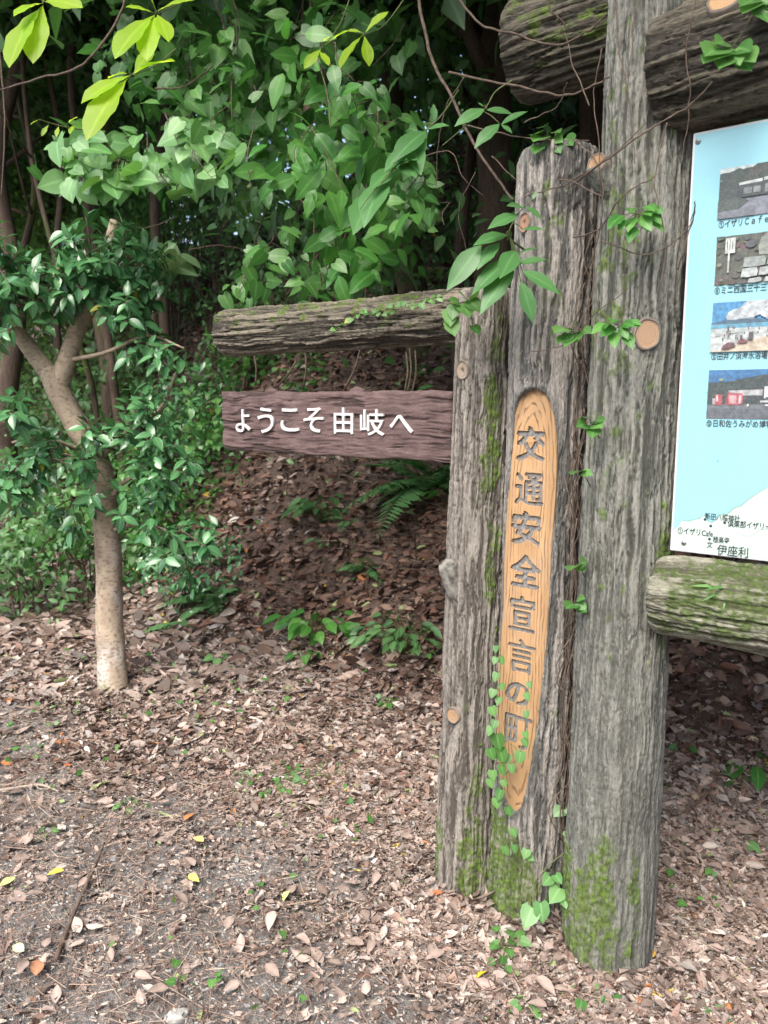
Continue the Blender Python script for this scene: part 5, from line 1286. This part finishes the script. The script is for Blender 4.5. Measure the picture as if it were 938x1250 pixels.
vine('thin creeper with small paired leaves dangling behind the left log beam', [(290, 350, 25, 20, 10), (325, 330, 25, 30, 10), (350, 300, 26, 26, 10), (390, 345, 26, 34, 14), (305, 312, 22, 16, 6), (420, 330, 26, 40, 12), (365, 265, 20, 26, 6), (372, 378, 10, 10, 3), (450, 330, 22, 30, 8)], 'mid', .082, 2.95, 3.4, (350, 180, 3.4), nstem=9)
vine('small leaved creeper in the dark hollow left of the middle post', [(500, 225, 34, 34, 20), (520, 265, 26, 20, 8), (470, 250, 30, 30, 14), (480, 160, 40, 30, 16), (445, 120, 34, 30, 14)], 'mid', .078, 2.8, 3.3, (490, 120, 3.3), extra=('mid', .08, 160, 3.4, 4.2))
vine('ivy with dark leaves hanging on the shaded bank at top centre', [(330, 240, 70, 40, 26), (470, 330, 40, 40, 14), (520, 60, 50, 60, 24), (560, 110, 40, 40, 10)], 'forest', .085, 3.8, 4.6, (400, 60, 4.6), extra=('forest', .09, 500, 4.0, 5.2))

# leaf sprays: a twig with its leaves set one by one
def spray(label, twig, leaves, kind, name='leafy_twig', r=.0025, group=None, cat='twig', mat=None, rad_tip=.4):
    """twig: [(px, py, Y)], leaves: (px base, py base, Y, px tip, py tip, Y tip, [face])"""
    P_ = np.array([at(*p) for p in twig]); e = thing(name, tuple(P_[0]), label, cat, group); sp = Soup(); S_ = smooth_path(P_, 18); sp.tube(S_, np.linspace(r, r * rad_tip, 18), 6)
    Pq, M_, Sc = [], [], []
    for lf in leaves:
        b_, t_ = at(*lf[:3]), at(*lf[3:6]); i = int(np.argmin(np.linalg.norm(S_ - b_, axis=1)))
        if np.linalg.norm(S_[i] - b_) > .004: sp.tube(smooth_path([S_[i], (S_[i] + b_) / 2 + [0, 0, .004], b_], 5), r * .45, 5)
        nn = np.array(lf[6] if len(lf) > 6 else (0, -.7, .75)) + .15 * rng.standard_normal(3)
        Pq.append(b_); M_.append(frames(t_ - b_, nn)); Sc.append(np.linalg.norm(t_ - b_))
    sp.build('stem', e, mat or M_STEM); put_leaves(e, kind, Pq, np.array(M_), Sc); return e
GL = 'lime green leaf sprays near the camera at the top left'
Y = 2.25
spray('lime green leaf spray in the top left corner', [(30, -60, 2.4), (45, -20, 2.3), (53, 5, Y)], [(53, 6, Y, -2, 62, 2.1), (53, 6, Y, 34, 60, 2.12), (53, 4, Y, 14, 8, 2.15), (55, 2, Y, 92, -4, 2.15), (54, 2, Y, 40, -28, 2.3), (55, 0, Y, 78, -22, 2.25)], 'lime', group=GL)
spray('lime green leaf spray just right of the top left corner', [(240, -40, 2.5), (222, 0, 2.4), (192, 17, Y)], [(190, 18, Y, 135, 52, 2.1), (189, 19, Y, 174, 58, 2.12), (192, 18, Y, 206, 38, 2.15), (188, 16, Y, 155, 2, 2.2), (192, 14, Y, 232, -10, 2.2), (190, 12, Y, 178, -20, 2.2)], 'lime', group=GL)
spray('lime green leaf spray above the pale heart leaved vine', [(215, 60, 2.6), (190, 80, 2.45), (160, 92, Y + .05)], [(160, 92, Y, 96, 112, 2.15), (158, 94, Y, 98, 152, 2.1), (164, 90, Y, 208, 60, 2.15), (163, 92, Y, 185, 54, 2.3), (156, 90, Y, 130, 88, 2.3)], 'lime', group=GL)
spray('small yellowish seedling spray at the left under the lime leaves', [(115, 160, 2.6), (80, 155, 2.55), (48, 146, 2.5)], [(60, 152, 2.52, 50, 164, 2.5), (72, 154, 2.53, 68, 164, 2.5), (48, 146, 2.5, 36, 150, 2.48), (92, 152, 2.54, 84, 160, 2.5), (84, 150, 2.54, 92, 140, 2.5)], 'lime', group=GL)
spray('yellow green leaf tuft at the top centre', [(500, -10, 2.5), (470, 30, 2.4), (443, 43, 2.3)], [(444, 42, 2.3, 410, 74, 2.25), (445, 44, 2.3, 452, 74, 2.25), (446, 40, 2.3, 472, 8, 2.3), (443, 40, 2.3, 424, 34, 2.3)], 'lime', group=GL)
spray('narrow yellow green leaves above the large leaved vine', [(430, -10, 2.6), (415, 30, 2.5), (392, 60, 2.45)], [(392, 60, 2.45, 372, 78, 2.4), (396, 56, 2.45, 424, 30, 2.4), (394, 52, 2.45, 404, 40, 2.4), (390, 62, 2.45, 402, 74, 2.4)], 'lime', group=GL)
Y = 2.2
spray('arching twig of narrow green leaves left of the middle post', [(560, 110, 2.3), (540, 140, Y), (515, 165, Y), (482, 205, 2.15), (455, 235, 2.12), (440, 255, 2.1)],
      [(520, 160, Y, 478, 187, 2.1), (522, 158, Y, 546, 148, 2.15), (516, 164, Y, 512, 190, 2.15), (500, 182, Y, 470, 200, 2.12), (486, 202, Y, 508, 186, 2.1), (482, 206, Y, 452, 222, 2.1), (470, 218, Y, 440, 262, 2.05), (462, 224, Y, 466, 250, 2.1), (505, 178, Y, 512, 204, 2.1), (530, 150, Y, 530, 125, 2.2), (455, 236, Y, 432, 272, 2.05), (490, 200, Y, 506, 208, 2.1)], 'lance')
spray('twig with six narrow leaves in front of the dark hollow', [(626, 98, 2.15), (605, 112, 2.15), (592, 133, 2.12), (566, 156, 2.1), (540, 178, 2.08)],
      [(592, 133, 2.12, 556, 147, 2.08), (594, 134, 2.12, 626, 134, 2.1), (612, 152, 2.1, 642, 131, 2.08), (610, 151, 2.1, 579, 174, 2.06), (612, 152, 2.1, 626, 160, 2.08), (590, 130, 2.12, 584, 124, 2.12)], 'lance')
spray('broad leafed sprig growing in front of the middle post top', [(640, 305, 2.02), (622, 288, 1.98), (632, 262, 1.96), (650, 244, 1.96)],
      [(632, 262, 1.93, 598, 272, 1.88), (640, 254, 1.95, 622, 246, 1.9), (642, 252, 1.95, 663, 264, 1.92), (588, 299, 1.94, 546, 349, 1.90), (618, 286, 1.95, 580, 292, 1.9), (610, 296, 1.95, 582, 322, 1.90), (626, 314, 1.94, 574, 350, 1.89), (628, 326, 1.93, 584, 375, 1.88), (632, 310, 1.94, 658, 298, 1.92),
       (633, 322, 1.92, 666, 312, 1.90), (638, 331, 1.9, 686, 352, 1.86), (636, 344, 1.88, 654, 391, 1.85), (630, 306, 1.94, 614, 330, 1.84), (650, 244, 1.95, 656, 232, 1.95), (638, 280, 1.93, 662, 276, 1.9)], 'lance', r=.003)
spray('ivy sprig at the joint of the left log beam and short post', [(600, 372, 2.08), (575, 368, 2.04), (556, 372, 2.03), (548, 380, 2.02)],
      [(570, 366, 2.03, 560, 354, 2.0), (560, 370, 2.02, 548, 364, 2.0), (566, 372, 2.02, 574, 386, 1.98), (574, 368, 2.02, 588, 380, 1.99), (555, 374, 2.02, 552, 390, 2.0), (549, 380, 2.02, 550, 398, 2.0), (578, 366, 2.03, 584, 352, 2.0), (550, 392, 2.02, 556, 410, 2.0), (578, 398, 2.02, 586, 408, 2.0)], 'ivy')
tw = [(540, 362), (515, 367), (490, 372), (465, 379), (440, 388), (420, 396)]
lv = []
for k in range(34):
    u = (k + rng.random()) / 34; px = 540 - 140 * u; py = 363 + 31 * u + 3 * rng.standard_normal(); Yb = 2.13 + .36 * u; sz = rng.uniform(4, 8); a = rng.uniform(0, 6.28); lv.append((px, py, Yb - .02, px + sz * math.cos(a), py + sz * (.3 + .7 * math.sin(a)), Yb - .03, (-.3, -.8, .5)))
spray('trailing row of small ivy leaves along the left log beam', [(px, py, 2.11 + .36 * ((540 - px) / 120)) for px, py in tw], lv, 'ivy', r=.0015)
spray('bare pale twig lying across the left log beam', [(396, 388, 2.42), (370, 396, 2.46), (340, 410, 2.52)], [], 'ivy', r=.003, mat=M_PALETWIG) if False else None
def tuft(label, px, py, Y, n, rpx, kind, Lpx, stem_to=None, group=None):
    lv = []
    for k in range(n):
        a = k * 2.4 + rng.random(); rr = rpx * math.sqrt((k + .3) / n); bx_, by_ = px + rr * math.cos(a), py + rr * math.sin(a) * .7; d_ = rng.uniform(.7, 1.1) * Lpx; a2 = a + rng.uniform(-.6, .6)
        lv.append((bx_, by_, Y - .015 * rng.random(), bx_ + d_ * math.cos(a2), by_ + d_ * (.35 + .5 * math.sin(a2)), Y - .03 - .02 * rng.random(), (-.35, -.75, .55)))
    return spray(label, [(px + 10, py + 18, Y + .03), (px + 4, py + 6, Y), (px, py, Y - .01)] if stem_to is None else stem_to, lv, kind, r=.0016)
tuft('dark leafy tuft high on the tall post', 780, 262, 1.76, 12, 22, 'big', 16)
tuft('green tuft on the middle post beside the tall post', 755, 398, 1.74, 11, 16, 'big', 17)
tuft('yellow green ivy bits low on the same gap between the posts', 700, 405, 1.9, 8, 16, 'ivy', 13)
tuft('light ivy leaves in the gap beside the carved face', 722, 517, 1.82, 5, 12, 'ivy', 14)
tuft('single small ivy leaf pair beside the carved characters', 711, 576, 1.84, 2, 4, 'ivy', 12)
tuft('ivy leaf pair low in the gap between the posts', 704, 735, 1.88, 4, 9, 'ivy', 13)
tuft('ivy leaf pair halfway down the gap between the posts', 706, 690, 1.87, 3, 6, 'ivy', 10)
tuft('bright leafed vine tip hanging over the heavy dark beam', 892, 62, 1.62, 9, 20, 'ivy', 18, [(935, -20, 1.66), (915, 25, 1.64), (892, 60, 1.62)])
tuft('leaf bunch at the top right corner', 926, 4, 1.62, 6, 10, 'ivy', 20, [(950, -30, 1.66), (938, -10, 1.64), (926, 4, 1.62)])
tuft('leafy shoots on top of the middle post', 672, 168, 2.02, 8, 22, 'ivy', 13)
tuft('white green leaf pair near the foot of the gap', 690, 986, 1.98, 2, 5, 'pale', 14)
spray('blade leaved seedling growing on the mossy rail', [(890, 730, 1.69), (889, 722, 1.67), (888, 718, 1.66)], [(888, 720, 1.66, 850, 708, 1.66), (888, 720, 1.66, 864, 727, 1.63), (889, 721, 1.66, 903, 750, 1.62), (890, 720, 1.66, 932, 726, 1.64), (889, 720, 1.66, 884, 738, 1.62), (890, 719, 1.66, 912, 738, 1.63), (888, 718, 1.66, 870, 712, 1.62), (890, 722, 1.66, 896, 742, 1.62), (889, 716, 1.66, 905, 706, 1.68)], 'grass', r=.0015)
spray('single blade hanging under the mossy rail', [(866, 764, 1.72), (867, 768, 1.71)], [(867, 766, 1.71, 871, 783, 1.7), (866, 766, 1.71, 862, 775, 1.7)], 'grass', r=.001)
# climbing vine along the left edge of the carved face
tw = [(640, 1120), (630, 1060), (616, 1000), (608, 960), (604, 920), (608, 880), (610, 830), (612, 780)]
tw3 = [(px, py, (2.05 if py < 1000 else 2.0)) for px, py in tw]
lv = []; lv2 = []
for (px, py, s_) in [(607, 826, 9), (603, 846, 9), (612, 838, 8), (610, 855, 8), (600, 868, 10), (605, 884, 9), (600, 892, 9), (607, 905, 17), (611, 922, 17), (598, 920, 12), (621, 926, 10), (636, 924, 13), (612, 940, 11), (625, 938, 10), (601, 946, 11), (598, 956, 10), (614, 956, 8), (612, 970, 12), (606, 980, 11), (620, 990, 10), (642, 850, 8), (646, 836, 7), (642, 872, 8), (641, 897, 8), (606, 792, 7), (611, 806, 8), (640, 906, 9), (626, 1016, 9), (616, 1038, 10), (628, 1036, 9), (644, 1042, 10), (606, 806, 7)]:
    Yb = 1.99 if px < 625 else 1.955
    Yb += -.02 if py > 1000 else 0
    a = rng.uniform(0, 6.28); (lv2 if px >= 634 and py < 912 else lv).append((px, py - s_ * .5, Yb, px + s_ * .5 * math.cos(a), py + s_ * .75, Yb - .012, (-.5, -.8, .35)))
spray('small leaved vine climbing along the left edge of the carved face', [(p[0], p[1], 2.0 if p[1] < 1000 else 1.97) for p in tw3], lv, 'ivy', r=.0016, name='climbing_vine', cat='vine')
spray('thin runner of tiny leaves crossing the lower carved characters', [(618, 945, 1.965), (632, 925, 1.96), (641, 900, 1.955), (643, 865, 1.955), (646, 825, 1.955), (648, 805, 1.957)], lv2, 'ivy', r=.0012, name='climbing_vine', cat='vine')
spray('leafy runner at the foot of the middle post', [(690, 1040, 1.93), (665, 1062, 1.92), (650, 1090, 1.91), (640, 1122, 1.90)], [(686, 1090, 1.9, 692, 1108, 1.86), (684, 1084, 1.9, 672, 1102, 1.86), (650, 1108, 1.9, 640, 1134, 1.86), (660, 1102, 1.9, 664, 1128, 1.87), (672, 1070, 1.91, 664, 1080, 1.88), (678, 1068, 1.91, 686, 1078, 1.88), (690, 1022, 1.93, 704, 1018, 1.92), (645, 1046, 1.94, 652, 1050, 1.92)], 'heart', r=.0018, name='climbing_vine', cat='vine')

# bare vines and roots round the posts
def bare(label, pts, r, mat=M_VINE, group=None, name='bare_vine'):
    P_ = np.array([at(*p) for p in pts]); e = thing(name, tuple(P_[0]), label, 'vine', group); S_ = smooth_path(P_, 12 * len(pts)); n = len(S_)
    S_ = S_ + .004 * np.stack([vnoise(np.arange(n) * .3, 0 * S_[:, 0], seed=int(pts[0][0]) + k) - .5 for k in range(3)], 1)
    sp = Soup(); sp.tube(S_, np.linspace(r, r * .6, n), 7, .2); sp.build('stem', e, mat); return e
bare('thick pale vine sagging from the top towards the middle post', [(508, -20, 2.5), (516, 25, 2.45), (528, 75, 2.4), (548, 110, 2.35), (570, 160, 2.3), (605, 215, 2.2), (628, 245, 2.15)], .0055)
bare('vine drooping across the end of the top log', [(555, -10, 2.2), (585, 28, 2.15), (630, 42, 2.08), (680, 55, 1.98), (715, 40, 1.9), (738, 20, 1.85)], .0032)
bare('vine sagging under the top log to the tall post', [(548, 88, 2.25), (590, 98, 2.2), (640, 107, 2.1), (690, 116, 1.98), (725, 104, 1.9), (745, 94, 1.86)], .0034)
bare('long thin vine crossing the tall post to the map board corner', [(700, 225, 1.95), (740, 195, 1.8), (790, 160, 1.74), (840, 130, 1.7), (870, 100, 1.68)], .0026)
GB_ = 'thin bare vines tangled round the post tops'
for pts in [[(560, 150, 2.3), (600, 160, 2.2), (650, 170, 2.1), (720, 172, 1.95)], [(640, 240, 2.0), (690, 225, 1.95), (745, 190, 1.8), (790, 150, 1.74)], [(735, 295, 1.82), (790, 310, 1.74), (835, 285, 1.72), (850, 250, 1.70)], [(690, 30, 2.0), (672, 10, 2.0), (668, -20, 2.0)], [(752, -10, 1.86), (756, 60, 1.82), (770, 130, 1.78), (776, 200, 1.76)],
            [(775, -10, 1.84), (772, 50, 1.80), (765, 110, 1.78)], [(720, 130, 1.9), (700, 80, 1.95), (690, 40, 2.0)], [(640, 150, 2.05), (680, 130, 2.0), (692, 100, 1.97)], [(600, 190, 2.3), (640, 225, 2.2), (690, 220, 1.96), (735, 240, 1.82)], [(700, 170, 1.95), (730, 200, 1.86), (735, 260, 1.84), (722, 330, 1.88), (715, 420, 1.9)],
            [(570, 90, 2.5), (545, 130, 2.5), (535, 180, 2.5), (533, 230, 2.5)], [(580, 210, 2.6), (560, 260, 2.6), (575, 320, 2.6)], [(520, 190, 2.5), (550, 185, 2.45), (565, 215, 2.4), (590, 240, 2.4)], [(850, -5, 1.68), (838, 60, 1.7), (842, 120, 1.7), (834, 190, 1.72)], [(815, 150, 1.74), (800, 220, 1.74), (812, 300, 1.73), (800, 380, 1.73)],
            [(700, 290, 1.93), (730, 280, 1.84), (760, 240, 1.77), (800, 215, 1.74)], [(650, 430, 1.96), (690, 420, 1.92), (730, 380, 1.84), (770, 350, 1.75)], [(828, 330, 1.72), (845, 270, 1.69), (850, 245, 1.66)], [(735, 60, 1.88), (725, 120, 1.9), (733, 200, 1.86), (728, 300, 1.87)]]:
    bare('thin bare brown vine stretched round the post tops', pts, (.0014 + .0009 * rng.random()), group=GB_)
for pts in [[(70, -10, 3.2), (145, -5, 3.0), (145, 20, 3.0), (120, 60, 3.0), (90, 85, 3.1), (50, 95, 3.3), (0, 110, 3.5)], [(180, 230, 3.6), (205, 190, 3.6), (240, 130, 3.6), (262, 110, 3.7)], [(190, 108, 3.4), (225, 105, 3.4), (262, 80, 3.5)], [(0, 60, 3.6), (6, 150, 3.6), (2, 240, 3.6)], [(382, 180, 3.5), (383, 250, 3.5), (384, 330, 3.5)], [(440, 320, 3.5), (448, 350, 3.5), (438, 380, 3.5)], [(230, 305, 4.2), (270, 300, 4.2), (320, 310, 4.2)], [(330, 240, 4), (310, 300, 4), (296, 340, 4)], [(400, 300, 3.8), (372, 330, 3.8), (350, 360, 3.8)], [(150, 285, 3.9), (190, 275, 3.9), (215, 265, 3.9)]]:
    bare('bare brown creeper stem hanging in the undergrowth', pts, .004 + .002 * rng.random(), group='bare creeper stems in the undergrowth')
bare('pale dead branch stub standing left of the plank', [(178, 415, 4.25), (188, 385, 4.22), (198, 355, 4.2), (205, 335, 4.2)], .022, M_PALETWIG, name='dead_branch')
# fibrous roots in the gap between the middle and tall posts
e = thing('root_tangle', tuple(at(704, 1000, 1.95)), 'brown fibrous creeper roots filling the gap between the middle and tall posts', 'roots'); sp = Soup()
for k in range(46):
    y0 = rng.uniform(250, 900); y1 = y0 + rng.uniform(80, 260); f = lambda py: 712 - (py - 400) * .035 + 7 * rng.standard_normal(); Yb = 1.955 + .02 * rng.standard_normal(); ys = np.linspace(y0, min(y1, 1080), 5)
    P_ = smooth_path([at(f(q), q, Yb + .012 * rng.standard_normal() - .06 * 0) for q in ys], 20); sp.tube(P_, np.full(20, .0011 + .0012 * rng.random()), 5)
o = sp.build('root', e, M_VINE); o['kind'] = 'stuff'
# stems and small dead canes on the bank behind the plank
e = thing('dead_canes', tuple(at(500, 470, 3.0)), 'thin dead plant stems standing between the log beam and the plank', 'plant'); sp = Soup()
for (a_, b_) in [((498, 478), (500, 425)), ((503, 480), (507, 428)), ((494, 478), (496, 430)), ((370, 475), (372, 420)), ((312, 470), (308, 425)), ((420, 476), (440, 425)), ((336, 474), (362, 440))]:
    sp.tube(smooth_path([at(*a_, 3.0), at((a_[0] + b_[0]) / 2 + 3, (a_[1] + b_[1]) / 2, 3.02), at(*b_, 3.05)], 7), .004, 5)
o = sp.build('stem', e, M_VINE); o['kind'] = 'stuff'

# ------------------------------------------------------------ labels that single out repeats, counted from the left
ORD = ['leftmost', 'second', 'third', 'fourth', 'fifth', 'sixth', 'seventh', 'eighth', 'ninth', 'tenth', 'eleventh', 'twelfth', 'thirteenth', 'fourteenth', 'fifteenth', 'sixteenth', 'seventeenth', 'eighteenth', 'nineteenth', 'twentieth']
def number(group, what):
    L_ = [o for o in C.objects if o.get('group') == group]
    def key(o):
        p = base_of(o).translation; return p.x / max(.3, p.y)
    for k, o in enumerate(sorted(L_, key=key)):
        o['label'] = ('leftmost ' + what) if k == 0 else '%s from the left of the %s' % (ORD[k], PLUR[what])
PLUR = {'tall bushy sapling at the forest edge': 'tall bushy saplings at the forest edge', 'dark bush on the upper bank': 'dark bushes on the upper bank',
        'slender dark trunk at the back of the forest': 'slender dark trunks at the back of the forest',
        'low leafy shrub behind the camellia tree': 'low leafy shrubs behind the camellia tree',
        'bank tree with its crown arching over the gate': 'bank trees with crowns arching over the gate',
        'far sunlit tree seen between the dark trunks': 'far sunlit trees seen between the dark trunks',
        'thin bare brown vine round the post tops': 'thin bare brown vines round the post tops',
        'bare brown creeper stem in the undergrowth': 'bare brown creeper stems in the undergrowth',
        'small grey stone among the leaf litter': 'small grey stones among the leaf litter'}
for g_, w_ in [('tall bushy saplings filling the forest edge', 'tall bushy sapling at the forest edge'), ('dark bushes along the top of the bank', 'dark bush on the upper bank'), ('slender dark trunks in the forest at the left', 'slender dark trunk at the back of the forest'), ('low green shrubs behind the camellia tree', 'low leafy shrub behind the camellia tree'),
               ('trees on the bank above the gate', 'bank tree with its crown arching over the gate'), ('far trees beyond the dark trunks', 'far sunlit tree seen between the dark trunks'),
               ('thin bare vines tangled round the post tops', 'thin bare brown vine round the post tops'), ('bare creeper stems in the undergrowth', 'bare brown creeper stem in the undergrowth'), ('small stones in the litter', 'small grey stone among the leaf litter')]:
    number(g_, w_)
